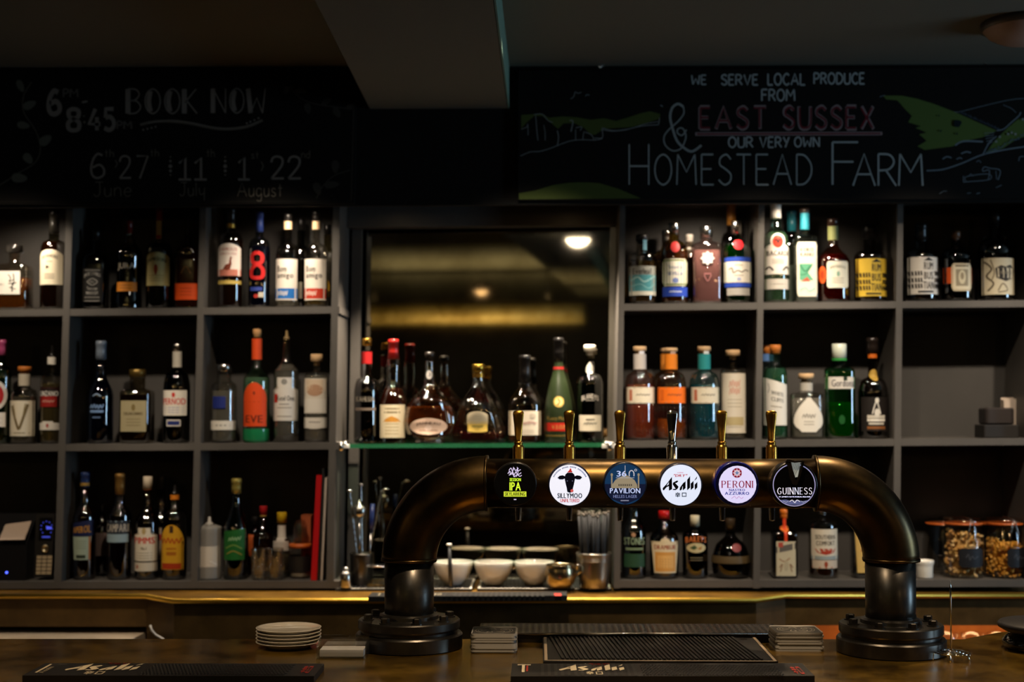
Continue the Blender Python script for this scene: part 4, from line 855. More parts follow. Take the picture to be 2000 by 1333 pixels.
bottle(552, 3, 1001, 34, (1062, 1050, 15, 1024, 'flat'), 'a8a094', ('b8aa8c', 1080), ('b8961c', 19, 'cyl', 1022),
  [('white_sleeve', 1026, 1052, 8, 'band', 'c2b8aa', []), (FL, 1052, 1075, 15, 'hump', 'b9ada0', [])], 'small bottle with yellow cap and white neck behind the shot glasses', Y=4.15)
# ---- bottom row, right
bottle(1237, 3, 962, 48, (1040, 1005, 18, 980, 'slope'), '2a4a2c', ('0a1c0c', 1020), ('2a5a34', 18, 'cyl', 980),
  [(PR, 1046, 1074, 21, 'rect', None, [('B', 'STONES', 0, .66, 1.9, .5, '7a8a6c'), ('L', [.12], 1.6, .16, '6a7a5a'), ('E', -.1, 1.1, .4, .3, 'a07a5a')]), (LL, 1080, 1106, 20, 'rect', '22402a', [])],
  'dark green wine bottle with plain pale print, under the third tap')
bottle(1296, 3, 998, 56, (1052, 1026, 18, 1016, 'slope'), '4a3a28', ('1c0e06', 1040), ('a81414', 22, 'cyl', 1014),
  [(FL, 1056, 1117, 26, 'cup', 'cdbb98', [('E', 0, .96, .8, .3, 'c9b894'), ('B', 'DRAMBUIE', 0, .82, 1.6, .14, '8a3420'), ('R', 0, .36, 1.5, .62, 'c08a44'), ('R', 0, .36, 1.2, .4, 'cf9f5c'), FINE([.2, .28, .36, .44], .9, '8a5f2c')])],
  'liqueur bottle with red cap and cream and orange shield label')
bottle(1356, 3, 1007, 50, (1052, 1034, 17, 1028, 'round'), '2c2620', ('0d0806', 1045), ('c8bc9c', 18, 'cyl', 1028),
  [('arc_print', 1044, 1058, 22, 'rect', None, [('B', 'BAILEYS', 0, .5, 1.8, .8, 'b8642c', .2)]), ('oval_label', 1059, 1078, 18, 'oval', 'b5a67c', [('P', [(-.7, .5), (-.2, .8), (.1, .5), (-.3, .3)], '3a4a2c'), ('P', [(.1, .4), (.6, .7), (.5, .3)], '9a6a34')]), (LL, 1086, 1094, 16, 'rect', None, [('L', [.2, .8], 1.5, .2, '6a6048')])],
  'black bottle with arched orange lettering over a small oval picture')
bottle(1425, 3, 1013, 74, [(28, 1128), (34, 1122), (37, 1105), (36, 1088), (29, 1066), (17, 1054), (10, 1046), (9.5, 1036)], '3a3028', ('120a06', 1066), ('33281c', 19, 'cyl', 1036),
  [('belt', 1084, 1098, 35, 'band', '4a3c24', []), ('seal', 1060, 1076, 9, 'oval', '7a3c3c', [], 8)],
  'round dark globe liqueur bottle with a belt band', refl=.07)
bottle(1529, 3, 995, 48, (1048, 1032, 14, 1012, 'flat'), '4a3018', ('180a04', 1046), ('c0641c', 13, 'foil', 1014),
  [('red_ribbon', 1012, 1056, 3, 'rect', 'c83a12', []), ('ribbon_bow', 1026, 1038, 8, 'oval', 'd8702c', []), (FL, 1056, 1123, 18.5, 'rect', 'b5a98c', [('P', [(-1, .66), (1, .78), (1, .96), (-1, .84)], '5a544c'), ('R', -.55, .9, .5, .14, 'a04434'), ('S', [(-.7, .5), (-.2, .42), (.4, .52)], .08, '8a5a3c'), ('S', [(-.7, .24), (-.4, .34), (-.6, .12)], .09, '7a5a44'), ('S', [(.7, .24), (.4, .34), (.6, .12)], .09, '7a5a44'), ('E', 0, .3, .5, .3, 'a89c80')])],
  'square dark orange liqueur bottle with red ribbon and grey striped label', n=6, dr=.95)
bottle(1605, 3, 996, 56, (1030, 1012, 16, 1006, 'round'), 'b0a898', ('5a3210', 1092), (STEEL, 15, 'cyl', 1006),
  [(FL, 1032, 1091, 25, 'rect', 'c6bba6', [('B', 'SOUTHERN', 0, .74, 1.5, .15, '2a2420'), ('B', 'COMFORT', 0, .54, 1.4, .15, '2a2420'), ('P', [(-.8, .36), (.8, .36), (.6, .22), (0, .16), (-.6, .22)], '9c3018'), ('R', 0, .06, 2.0, .12, '8a9290')]), (LL, 1092, 1108, 24, 'rect', 'b9a894', [('E', 0, .5, .3, .7, '8a3a20'), ('L', [.1], 2, .14, '9c4a28')])],
  'clear whiskey liqueur bottle with white label over a red ribbon, inside the pipe bend')
bottle(1682, 3, 1000, 44, (1034, 1018, 14, 1012, 'flat'), '4a3a1c', ('1c1006', 1040), (BLK, 15, 'cyl', 1012),
  [(FL, 1034, 1117, 19, 'cup', 'c2a05a', [('S', [(-.3, .9), (-.1, .7), (-.4, .5)], .1, 'a0442c'), ('S', [(-.2, .4), (.2, .25), (-.1, .12)], .14, '6a5428'), SQ(.3, .6, .8, '8a3a24', .2)])],
  'dark bottle with yellow tan label half hidden by the right pipe bend', n=4)

for o in list(bpy.data.objects):
    if o.get('label', '').startswith('dark green cognac bottle'):
        for ch in o.children:
            if ch.name.startswith('glass_body'): ch.data.materials[0] = pbr('frosted_green_glass', '28341a', .36, trans=.35, ior=1.4)

# =================================================================== the bar top and the beer tower
ZB = 1.10
bk = [(-420, 1248.5), (1880, 1249.5), (1945, 1237), (2010, 1229), (2320, 1222)]
P = [unz(x, y, ZB) for x, y in bk]
bar = thing('bar_counter', 'long patinated copper bar top in the foreground', 'bar', (0, 2.5, 0))
m = MB(); m.prism(P + [Vector((P[-1].x, 2.05, ZB)), Vector((P[0].x, 2.05, ZB))], (0, 0, -.035), BARTOP)
m.build('worktop', bar, world=True)
sk = MB(); a, c = unz(950, 1247, ZB), unz(1560, 1247, ZB)
sk.prism([Vector((a.x, a.y - .02, ZB)), Vector((c.x, c.y - .02, ZB)), Vector((c.x, 3.0, ZB)), Vector((a.x, 3.0, ZB))], (0, 0, -.035), IRON2); sk.build('tray_ledge', bar, world=True)
m = MB(); m.box((0, 2.45, .53), (P[-1].x - P[0].x - .1, .6, 1.065 - .002), WOOD); m.build('front_panel', bar, world=True)

def YT(px): return 2.80 - .04 * (px - 799) / 941
def T(px, py): return unp(px, py, YT(px))
def rT(px, r): return r * YT(px) / F
tw = thing('beer_tower', 'bronzed industrial pipe beer tower with six round lit badges standing on the bar', 'beer tap', (T(1270, 945).x, YT(1270), ZB))
m = MB(); m.tube([T(x, 944.5) for x in (946, 1100, 1270, 1440, 1598)], [rT(x, 47.5) for x in (946, 1100, 1270, 1440, 1598)], IRON, 40); m.build('crossbar', tw, world=True)
for cx, sg, lx in ((950, -1, 799), (1593, 1, 1740.5)):
    R_ = abs(lx - cx); n = 20
    pts = [(cx + sg * R_ * cos(q), 1096 - R_ * sin(q) * 151.5 / R_) for q in [pi / 2 * k / n for k in range(n + 1)]]
    P = [T(x, y) for x, y in pts]; r0 = 53.5
    P = P + [T(cx - sg * 2, 944.5)]
    r = [rT(p[0], r0) for p in pts + [pts[-1]]]
    m = MB(); m.tube(P, r, IRON, 40)
    for (x, y, dx, dy) in ((pts[0][0], 1093, 0, 5), (cx - sg * 1, 944.5, -sg * -5, 0)):
        m.tube([T(x - dx / 2, y - dy / 2), T(x + dx / 2, y + dy / 2)], rT(x, r0 + 1.2), IRON, 40)
    m.build('elbow', tw, world=True)
    b_ = T(lx, 1265); b_.z = ZB
    m = MB(); top_ = T(lx, 1094); m.tube([Vector((b_.x, b_.y, ZB + .05)), Vector((b_.x, b_.y, (ZB + top_.z) / 2)), Vector((b_.x, b_.y, top_.z))], rT(lx, 47.8), IRON2, 40)
    m.build('upright_pipe', tw, world=True)
    k = YT(lx) / F; m = MB()
    m.lathe([(98 * k, 0), (103.5 * k, .002), (103.5 * k, .026), (101 * k, .029), (93 * k, .031), (93 * k, .0355), (97 * k, .037), (98.5 * k, .040), (98.5 * k, .053), (96 * k, .0555), (60 * k, .0555), (58 * k, .0565), (57 * k, .063), (52 * k, .066), (48 * k, .067)], IRON2, c=(b_.x, b_.y, ZB), seg=72, hard=True)
    fl = m.build('flange', tw, world=True)
    for j in range(8):
        q = 2 * pi * (j + .35) / 8; bx, by = b_.x + cos(q) * 80 * k, b_.y + sin(q) * 80 * k
        m = MB(); m.lathe([(.0115, .0555), (.0115, .0575)], IRON2, c=(bx, by, ZB), seg=20, smooth=False)
        m.lathe([(.0085, .0575), (.0085, .0655), (.007, .0668)], IRON2, c=(bx, by, ZB), seg=6, smooth=False); m.build('bolt', fl, world=True)

# taps: a shank through the pipe, spout below, lever above
for i, px in enumerate((1012.5, 1112, 1211, 1313, 1410, 1507)):
    Yh = 2.895; s = mpp(Yh); mt_ = CHROME if i == 3 else GOLD; c = unp(px, 900, Yh)
    zof = lambda y: unp(px, y, Yh).z
    m = MB()
    m.tube([Vector((c.x, 2.80, zof(938))), Vector((c.x, Yh + .012, zof(938)))], .013, DSTEEL, 18)
    m.lathe([(11.5 * s, zof(945)), (11.5 * s, zof(898)), (11 * s, zof(896)), (11 * s, zof(874)), (10 * s, zof(871)), (7.5 * s, zof(868.5)), (8.6 * s, zof(867)), (8.6 * s, zof(864)), (6.6 * s, zof(862))], mt_, c=(c.x, Yh, 0), seg=26)
    tp = m.build('tap', tw, world=True)
    m = MB(); pr = [(6.6, 862.5), (7.0, 858), (7.3, 848), (8.3, 832), (9.9, 818), (10.9, 810), (10.6, 806), (8.6, 803.5), (4, 802.3), (0.01, 802)]
    n = 24; V = []; Fa = []
    for r, y in pr:
        fl_ = 1.0 if y > 860 else max(.42, 1 - (860 - y) / 30)
        for j in range(n): q = 2 * pi * j / n; V.append((c.x + r * s * cos(q), Yh + r * s * sin(q) * fl_, zof(y)))
    for a_ in range(len(pr) - 1):
        for j in range(n): Fa.append((a_ * n + j, a_ * n + (j + 1) % n, (a_ + 1) * n + (j + 1) % n, (a_ + 1) * n + j))
    m.add(V, Fa, mt_, True); m.build('handle', tp, world=True)
    m = MB(); m.lathe([(5.2 * s, zof(1018)), (5.4 * s, zof(1016)), (6.4 * s, zof(985)), (8 * s, zof(945))], CHROME, c=(c.x, Yh, 0), seg=18); m.build('spout', tp, world=True)

# lit badges
YBG = 2.655; SB = mpp(YBG)
def badge(cx, cy, r, body, face, items, ring=None, lab=None):
    c = unp(cx, cy, YBG)
    ax = lambda q: Vector((c.x + q.x, YBG - q.z, c.z + q.y))     # lathe axis turned to face the room
    m = MB(); R = (r + 1.5) * SB
    m.lathe([(R * .55, -.085), (R * .6, -.055), (R * .98, -.045), (R * 1.0, -.03), (R * 1.0, -.004), (R * .985, -.0008), (R * .955, 0)], body, seg=56, xf=ax)
    h = m.build('badge', tw, world=True)
    if lab: h['label'] = lab
    m = MB(); e = .0006
    n = 56; m.add([Vector((c.x, YBG - e, c.z))] + [Vector((c.x + cos(2 * pi * k / n) * r * SB * .965, YBG - e, c.z + sin(2 * pi * k / n) * r * SB * .965)) for k in range(n)], [(0, 1 + k, 1 + (k + 1) % n) for k in range(n)], face)
    at = lambda x, y: Vector((c.x + x * SB, YBG - e, c.z + y * SB))
    for it in items:
        e += .000014; k = it[0]
        if k in 'TB':
            _, s, x, y, w_, hh, mt_ = it[:7]; sh = it[7] if len(it) > 7 else 0
            V, Fa = text2d(s, k == 'B'); m.add([at(x + (p[0] - .5) * w_ + sh * (p[1] - .5) * hh, y + (p[1] - .5) * hh) for p in V], Fa, mt_)
        elif k == 'G':   # roman capitals with serifs
            _, s, x, y, w_, hh, mt_, sm = it
            st, tw_ = strokes(s, 'roman', gap=.36, contrast=(.06, .17), small=sm)
            for V, Fa in st: m.add([at(x + (p[0] / tw_ - .5) * w_, y + (p[1] - .5) * hh) for p in V], Fa, mt_)
        elif k == 'R': _, x, y, w_, hh, mt_ = it; m.add([at(x - w_ / 2, y - hh / 2), at(x + w_ / 2, y - hh / 2), at(x + w_ / 2, y + hh / 2), at(x - w_ / 2, y + hh / 2)], [(0, 1, 2, 3)], mt_)
        elif k == 'E': _, x, y, w_, hh, mt_ = it; m.add([at(x + cos(2 * pi * j / 24) * w_ / 2, y + sin(2 * pi * j / 24) * hh / 2) for j in range(24)], [tuple(range(24))], mt_)
        elif k == 'P': _, Q, mt_ = it; m.add([at(x, y) for x, y in Q], [tuple(range(len(Q)))], mt_)
        elif k == 'S': _, Q, wd, mt_ = it; V, Fa = ribbon(spline(Q, 6), wd); m.add([at(x, y) for x, y in V], Fa, mt_)
        elif k == 'C': _, x, y, r_, wd, mt_ = it; V, Fa = ribbon([(x + cos(2 * pi * j / 48) * r_, y + sin(2 * pi * j / 48) * r_) for j in range(49)], wd); m.add([at(a, b) for a, b in V], Fa, mt_)
    m.build('badge_face', h, world=True)
    return h, c
LW = emit('dbe3f8', .82); LK = gloss('0b0c12'); LR = emit('c0302c', .45); LBL = emit('2c3a96', .5); LG = emit('c2d83c', .75); LL_ = emit('c9c4f0', .7)
BKB = gloss('0c0c10')
sq = lambda P: [(x / 10 - 50, 48 - y / 10) for x, y in P]      # tenths of a pixel on the badge close-up
badge(1006, 946, 41, BKB, gloss('08080a'), [
  ('S', [(-12, 26), (-8, 31), (-5, 25), (-2, 31), (1, 26), (6, 31), (4, 25), (11, 28)], 1.5, LL_), ('S', [(-14, 20), (-10, 25), (-9, 18), (-5, 24), (-2, 18), (2, 24), (5, 18), (12, 22)], 1.7, LL_),
  ('S', [(-12, 17), (-4, 20), (-2, 14), (4, 18), (9, 15), (13, 17)], 1.5, LL_), ('S', [(-3, 33), (-5, 20), (0, 15)], 1.2, LL_), ('S', [(4, 33), (6, 22), (2, 14)], 1.2, LL_),
  ('B', 'SESSION', .5, 8.5, 22, 6, LG), ('B', 'IPA', .5, -4.5, 22, 16, LG), ('R', 0, -19.5, 44, 10, LG), ('B', 'SKYLARKING', 0, -19.5, 39, 7, LK), ('R', 0, -30, 5, 2, LL_)], lab='black badge with lime green lettering')
arc = []
for k in range(30):
    q = radians(152 - k * 4.25)
    if k in (8, 14, 20): continue
    arc.append(('P', [(cos(q + d) * rr, sin(q + d) * rr) for d, rr in ((-.025, 34.2), (.025, 34.2), (.02, 36.6), (-.02, 36.8))], emit('5a6a9a', .4)))
NAVY = gloss('10142a')
badge(1113, 948, 41, gloss('20243c'), LW, arc + [
  ('P', [(-9, 20), (-5, 24), (5, 24), (9, 20), (10, 12), (8, 2), (6, -6), (5, -13), (0, -15), (-5, -13), (-6, -6), (-8, 2), (-10, 12)], NAVY),
  ('P', [(-9, 17), (-14, 19), (-20, 18), (-24, 14), (-20, 11), (-14, 11), (-9, 13)], NAVY), ('P', [(9, 17), (9, 13), (14, 11), (20, 11), (24, 15), (20, 18), (14, 19)], NAVY),
  ('P', [(-5, 24.5), (-3, 27), (-1, 29), (1, 33), (3, 31), (3, 28), (5, 27), (4, 24.5)], LR), ('E', 4, -11, 6, 6, emit('d05a5a', .5)), ('E', -5, 8, 2, 2, emit('6a74a0', .4)), ('E', 5, 8, 2, 2, emit('6a74a0', .4)),
  ('B', 'SILLYMOO', 0, -20.5, 48, 9.5, NAVY), ('B', 'UNFILTERED', 0, -30, 37, 6.5, LR)], lab='white badge with a black cow head')
ST = emit('9a9482', .45); LT = emit('b9c2d8', .55)
badge(1221, 946, 41, gloss('101a30'), emit('163a66', .42), [
  ('P', [(-40, 0), (-38, -13), (-28, -28), (0, -39.5), (28, -28), (38, -13), (40, 0)], emit('141c3a', .45)),
  ('P', [(-27, -8), (-25, -1), (-19, 8), (-9, 14), (-3, 17), (0, 24), (3, 17), (9, 14), (18, 8), (23, -1), (24, -8)], ST), ('R', -26, 5, 2.6, 26, ST), ('R', 26, 5, 2.6, 26, ST), ('E', -26, 18, 4.5, 6, ST), ('E', 26, 18, 4.5, 6, ST),
  ('R', 0, -2, 26, 3.6, emit('4a4a48', .3))] + [('R', x, -2, 2, 3, ST) for x in (-10, -6, -2, 2, 6, 10)] + [('R', 0, 12, 36, .8, LT), ('S', [(0, 24), (0, 36)], 1, LT),
  ('B', '36', -6.5, 20, 19, 11, LT), ('S', [(8, 15), (8, 22), (11, 26), (15, 25), (17, 21), (17, 15)], 2, LT), ('C', 20.5, 27, 2, 1, LT),
  ('B', 'PAVILION', 0, -13, 59, 10, LT), ('B', 'HELLES LAGER', 0, -24, 46, 6, emit('7f8ab0', .5)), ('R', -1, -32, 16, 2.4, emit('7f8ab0', .4))], lab='dark blue badge with a pale domed building')
KJ = lambda P: ('S', sq(P), 1.3, LK)
badge(1329.5, 948, 41, gloss('20243a'), emit('cfdefa', .8), [
  ('P', sq([(150, 540), (232, 452), (330, 320), (330, 350), (268, 425), (225, 495), (270, 468), (270, 500), (222, 526), (168, 588), (152, 572)]), LK), ('P', sq([(268, 430), (330, 330), (332, 560), (272, 590)]), LK),
  ('P', sq([(352, 432), (428, 392), (455, 402), (420, 440), (392, 440), (458, 512), (440, 550), (400, 580), (345, 575), (352, 555), (400, 552), (345, 468)]), LK),
  ('P', sq([(478, 574), (484, 530), (552, 436), (572, 424), (558, 470), (532, 512), (524, 556), (502, 584), (482, 584)]), LK), ('P', sq([(540, 462), (594, 402), (594, 538), (540, 584)]), LK),
  ('P', sq([(624, 380), (682, 305), (680, 530), (624, 582)]), LK), ('P', sq([(692, 452), (748, 398), (750, 528), (694, 578)]), LK), ('P', sq([(770, 470), (822, 418), (822, 525), (772, 578)]), LK), ('P', sq([(772, 378), (818, 308), (812, 352), (766, 396)]), LK),
  ('B', '"DRY"', -.5, 18.5, 26, 5, LR, .3), ('B', 'SUPER', -.5, 24, 12, 2.0, emit('c88a9a', .5)),
  KJ([(440, 620), (440, 642)]), KJ([(396, 642), (486, 642)]), KJ([(418, 648), (424, 664)]), KJ([(464, 648), (456, 664)]), KJ([(392, 668), (488, 668)]), KJ([(396, 692), (484, 692)]), KJ([(440, 668), (440, 715)]),
  KJ([(528, 630), (528, 705)]), KJ([(522, 632), (608, 632)]), KJ([(602, 632), (602, 705)]), KJ([(524, 698), (606, 698)])], lab='white badge with black slanted lettering')
PE = emit('c9c9f4', .85); PR_ = emit('8a1c30', .5)
badge(1438.5, 946, 42, pbr('deep_blue_housing', '141a78', .22, coat=.6), gloss('0e1038'), [
  ('E', 2, -1, 73, 73, PE), ('E', 1, 21.5, 19, 19, PR_), ('E', 1, 21.5, 12, 12, emit('e0c8dc', .6))] + [('E', 1 + cos(k * pi / 4) * 7.6, 21.5 + sin(k * pi / 4) * 7.6, 1.6, 1.6, PE) for k in range(8)] + [
  ('P', [(1 + cos(pi / 2 + k * pi / 5) * (5 if k % 2 == 0 else 2.2), 21.5 + sin(pi / 2 + k * pi / 5) * (5 if k % 2 == 0 else 2.2)) for k in range(10)], emit('6a8ac0', .5)),
  ('G', 'PERONI', 1.5, -.5, 59, 13, PR_, None), ('B', 'NASTRO', 1, -11.5, 31, 4.4, LBL), ('B', 'AZZURRO', 1, -18, 47, 5.6, LBL), ('S', [(-10, -28), (-4, -24), (0, -28), (4, -24), (9, -28), (13, -25)], .8, emit('c08ab8', .6))], lab='pale lilac badge with red and blue lettering')
GW = emit('dcdcee', .8); hb, hc = badge(1551, 948, 44.5, BKB, gloss('060608'), [
  ('C', 0, 0, 40.5, 1.8, emit('9a9ac8', .7)),
  ('G', 'GUINNESS', 1, -11.5, 66, 12.5, GW, None), ('B', "ST JAMES'S GATE DUBLIN, IRELAND", 1, -23, 61, 2.8, GW),
  ('P', [(-27, -29), (-16, -28), (-6, -31), (6, -29), (16, -31), (27, -29), (20, -35), (8, -38), (-8, -38), (-20, -35)], emit('5a6294', .6)), ('S', [(-9, -32), (-4, -29), (1, -34), (5, -29), (11, -32)], 1.3, GW), ('S', [(-22, -31), (-16, -33), (-11, -31)], .8, LT), ('S', [(13, -31), (18, -33), (23, -31)], .8, LT)], lab='black badge with a raised harp')
m = MB(); hp = lambda x, y: Vector((hc.x + x * SB, YBG - .0012, hc.z + y * SB))
HG = pbr('harp_dark', '2a2620', .3, .6)
m.prism([hp(-15, 50), (hp(-10, 50)), hp(-7, 44), hp(0, 14), hp(6, 3), hp(2, 0), hp(-5, 2), hp(-9, 12), hp(-14, 38), hp(-18, 45)], (0, -.008, 0), HG)
m.prism([hp(15, 48), hp(19, 46), hp(17, 38), hp(10, 14), hp(5, 3), hp(2, 4), hp(6, 16), hp(13, 40)], (0, -.006, 0), HG)
m.prism([hp(-17, 46), hp(-10, 50), hp(0, 47), hp(12, 48), hp(19, 47), hp(17, 44), hp(8, 44.5), hp(0, 43.5), hp(-10, 45)], (0, -.009, 0), HG)
m.prism([hp(-9, 44), hp(12, 44), hp(6, 16), hp(2, 15)], (0, -.003, 0), emit('aeb4ac', .5))
for k in range(8): m.tube([hp(-8 + k * 2.6, 44) + Vector((0, -.0035, 0)), hp(1 + k * 1.1, 17 + k * 2.2) + Vector((0, -.0035, 0))], .0003, HG, 6)
m.build('harp', hb, world=True)

# ------------------------------------------------------------------- things on the bar
def mat_rect(tl, tr, depth, z):
    a, c = unz(tl[0], tl[1], z), unz(tr[0], tr[1], z); d = Vector((0, -depth, 0)); return a, c, c + d, a + d
def runner(name, label, cat, tl, tr, depth, h, z0, draw, parts):
    z = z0 + h; a, c, d, e = mat_rect(tl, tr, depth, z)
    t = thing(name, label, cat, ((a.x + c.x) / 2, (a.y + d.y) / 2, z0))
    m = MB(); m.prism([a, c, d, e], (0, 0, -h + .0004), RUBBER); m.build('mat_base', t, world=True)
    at = lambda u, v, dz=.0008: Vector((a.x + (c.x - a.x) * u, e.y + (a.y - e.y) * v, z + dz))
    draw(t, at, (c.x - a.x), depth); return t
NUB = pbr('moulded_rubber', '1b1a1a', .42)
def nubs(t, at, W, D, u0, u1, name='nubs', nx=46, ny=9):
    m = MB()
    for i in range(nx):
        for j in range(ny):
            u = u0 + (u1 - u0) * (i + .5 * (j % 2) + .25) / nx; v = .08 + .84 * (j + .5) / ny; p = at(u, v, 0); r = .0036
            m.lathe([(r, 0), (r * .7, .0016)], NUB, c=p, seg=6, smooth=False)
    m.build(name, t, world=True)
def flat_text(m, at, s, u, v, w_, h_, mat, dz=.0012, W=1, rot=False):
    V, Fa = text2d(s, True)
    if rot: m.add([at(u + (.5 - p[1]) * w_, v + (p[0] - .5) * h_, dz) for p in V], Fa, mat)
    else: m.add([at(u + (p[0] - .5) * w_, v + (p[1] - .5) * h_, dz) for p in V], Fa, mat)
AS = [[(150, 540), (232, 452), (330, 320), (330, 350), (268, 425), (225, 495), (270, 468), (270, 500), (222, 526), (168, 588), (152, 572)], [(268, 430), (330, 330), (332, 560), (272, 590)],
  [(352, 432), (428, 392), (455, 402), (420, 440), (392, 440), (458, 512), (440, 550), (400, 580), (345, 575), (352, 555), (400, 552), (345, 468)],
  [(478, 574), (484, 530), (552, 436), (572, 424), (558, 470), (532, 512), (524, 556), (502, 584), (482, 584)], [(540, 462), (594, 402), (594, 538), (540, 584)], [(624, 380), (682, 305), (680, 530), (624, 582)],
  [(692, 452), (748, 398), (750, 528), (694, 578)], [(770, 470), (822, 418), (822, 525), (772, 578)], [(772, 378), (818, 308), (812, 352), (766, 396)]]
def asahi(m, at, u0, u1, v0, v1, mat):
    for P in AS: m.add([at(u0 + (u1 - u0) * (x - 150) / 672, v0 + (v1 - v0) * (590 - y) / 285, .0012) for x, y in P], [tuple(range(len(P)))], mat)
CREAM = pbr('cream_print', 'd8c9a8', .6); REDP = pbr('red_print', 'a82a1e', .6)
def kanji(m, at, u, v, w_, h_, mat):
    for P in (((.5, 1), (.5, .85)), ((.05, .82), (.95, .82)), ((.25, .76), (.32, .6)), ((.75, .76), (.68, .6)), ((0, .55), (1, .55)), ((.05, .28), (.95, .28)), ((.5, .55), (.5, 0)),
              ((1.4, .9), (1.4, .05)), ((1.4, .88), (2.2, .88)), ((2.2, .9), (2.2, .05)), ((1.4, .1), (2.2, .1))):
        V, Fa = ribbon(P, .13); m.add([at(u + x * w_, v + y * h_, .0012) for x, y in V], Fa, mat)
def left_mat(t, at, W, D):
    nubs(t, at, W, D, .40, .9, nx=40, ny=10)
    m = MB(); asahi(m, at, .115, .36, .36, .96, CREAM); flat_text(m, at, '"DRY"', .27, .93, .08, .14, REDP); kanji(m, at, .20, .06, .03, .24, CREAM); m.build('lettering', t, world=True)
    m = MB(); V, Fa = ribbon([(.03, .2), (.03, .88), (.085, .88)], .008); m.add([at(x, y) for x, y in V], Fa, CREAM); flat_text(m, at, 'Asahi', .05, .4, .02, .5, CREAM, rot=True)
    kanji(m, at, .942, .2, .014, .6, REDP); m.build('end_mark', t, world=True)
runner('bar_mat', 'black rubber bar runner with cream slanted lettering at the lower left of the bar', 'bar mat', (89, 1296), (633, 1297), .115, .012, ZB, left_mat, None)
def right_mat(t, at, W, D):
    nubs(t, at, W, D, .44, .90, nx=38, ny=10)
    m = MB()
    for k in range(15):
        u = .10 + k * .022; m.add([at(u, .05, .0006), at(u + .01, .05, .0006), at(u + .01, .95, .0006), at(u, .95, .0006)], [(0, 1, 2, 3)], NUB)
    m.build('ribs', t, world=True)
    m = MB(); asahi(m, at, .16, .38, .40, .92, CREAM); flat_text(m, at, '"DRY"', .30, .93, .07, .14, REDP); kanji(m, at, .25, .12, .024, .22, CREAM); m.build('lettering', t, world=True)
    m = MB(); m.add([at(.02, .84), at(.065, .84), at(.065, .9), at(.02, .9)], [(0, 1, 2, 3)], CREAM); m.add([at(.035, .3), at(.045, .3), at(.045, .84), at(.035, .84)], [(0, 1, 2, 3)], CREAM); m.add([at(.05, .36), at(.056, .36), at(.056, .8), at(.05, .8)], [(0, 1, 2, 3)], REDP)
    kanji(m, at, .942, .2, .014, .6, REDP); m.build('end_mark', t, world=True)
runner('bar_mat', 'black rubber bar runner with cream slanted lettering in front of the ribbed drip mat', 'bar mat', (1000, 1297), (1566, 1296), .118, .012, ZB, right_mat, None)
def drip(t, at, W, D, n=44, lean=.05, bc='a8957c'):
    m = MB(); BM = pbr('mat_border_' + bc, bc, .5); k = D / W
    for P in ([(.012, .03), (.988, .03)], [(.988, .03), (.988, .97)], [(.988, .97), (.012, .97)], [(.012, .97), (.012, .03)]):
        V, Fa = ribbon([(x * W, y * D) for x, y in P], .0055); m.add([at(x / W, y / D, .0010) for x, y in V], Fa, BM)
    m.build('border', t, world=True)
    m = MB()
    for i in range(n):
        u = .03 + (.92 - lean) * i / n; wd = .45 * .92 / n
        Q = [at(u + lean, .07, 0), at(u + lean + wd, .07, 0), at(u + wd, .93, 0), at(u, .93, 0)]; m.prism(Q, (0, 0, .003), NUB)
    m.build('ribs', t, world=True)
runner('drip_mat', 'black ribbed rubber drip mat with pale border under the beer taps', 'bar mat', (1060, 1242.5), (1473, 1242), .285, .010, ZB, drip, None)

# perforated drip tray behind it
PERF = bpy.data.materials.new('perforated_dark_steel'); PERF.use_nodes = True; nt = PERF.node_tree; b = nt.nodes['Principled BSDF']
b.inputs['Metallic'].default_value = .9; b.inputs['Roughness'].default_value = .25
tc = nt.nodes.new('ShaderNodeTexCoord'); vm = nt.nodes.new('ShaderNodeVectorMath'); vm.operation = 'MULTIPLY'; vm.inputs[1].default_value = (75, 75, 0)
fr_ = nt.nodes.new('ShaderNodeVectorMath'); fr_.operation = 'FRACTION'; ds = nt.nodes.new('ShaderNodeVectorMath'); ds.operation = 'DISTANCE'; ds.inputs[1].default_value = (.5, .5, 0)
lt = nt.nodes.new('ShaderNodeMath'); lt.operation = 'LESS_THAN'; lt.inputs[1].default_value = .36; mx = nt.nodes.new('ShaderNodeMix'); mx.data_type = 'RGBA'
mx.inputs[6].default_value = (.22, .20, .18, 1); mx.inputs[7].default_value = (.002, .002, .002, 1)
nt.links.new(tc.outputs['Object'], vm.inputs[0]); nt.links.new(vm.outputs[0], fr_.inputs[0]); nt.links.new(fr_.outputs[0], ds.inputs[0]); nt.links.new(ds.outputs['Value'], lt.inputs[0])
nt.links.new(lt.outputs[0], mx.inputs[0]); nt.links.new(mx.outputs[2], b.inputs['Base Color'])
bp = nt.nodes.new('ShaderNodeBump'); bp.inputs['Strength'].default_value = 1; bp.inputs['Distance'].default_value = .003; bp.invert = True
nt.links.new(ds.outputs['Value'], bp.inputs['Height']); nt.links.new(bp.outputs['Normal'], b.inputs['Normal'])
zt = ZB + .018; a, c = unz(942, 1213, zt), unz(1522, 1213, zt); e, d = unz(934, 1238, zt), unz(1530, 1238, zt)
a.y = c.y = 2.985; a.x, c.x = e.x, d.x
t = thing('drip_tray', 'perforated dark steel drip tray behind the ribbed mat', 'drip tray', ((a.x + c.x) / 2, (a.y + e.y) / 2, ZB))
m = MB(); m.prism([a, c, d, e], (0, 0, -.002), PERF); m.build('perforated_top', t, world=True)
m = MB(); m.prism([a + Vector((0, 0, -.0025)), c + Vector((0, 0, -.0025)), d + Vector((0, 0, -.0025)), e + Vector((0, 0, -.0025))], (0, 0, -.0150), IRON2)
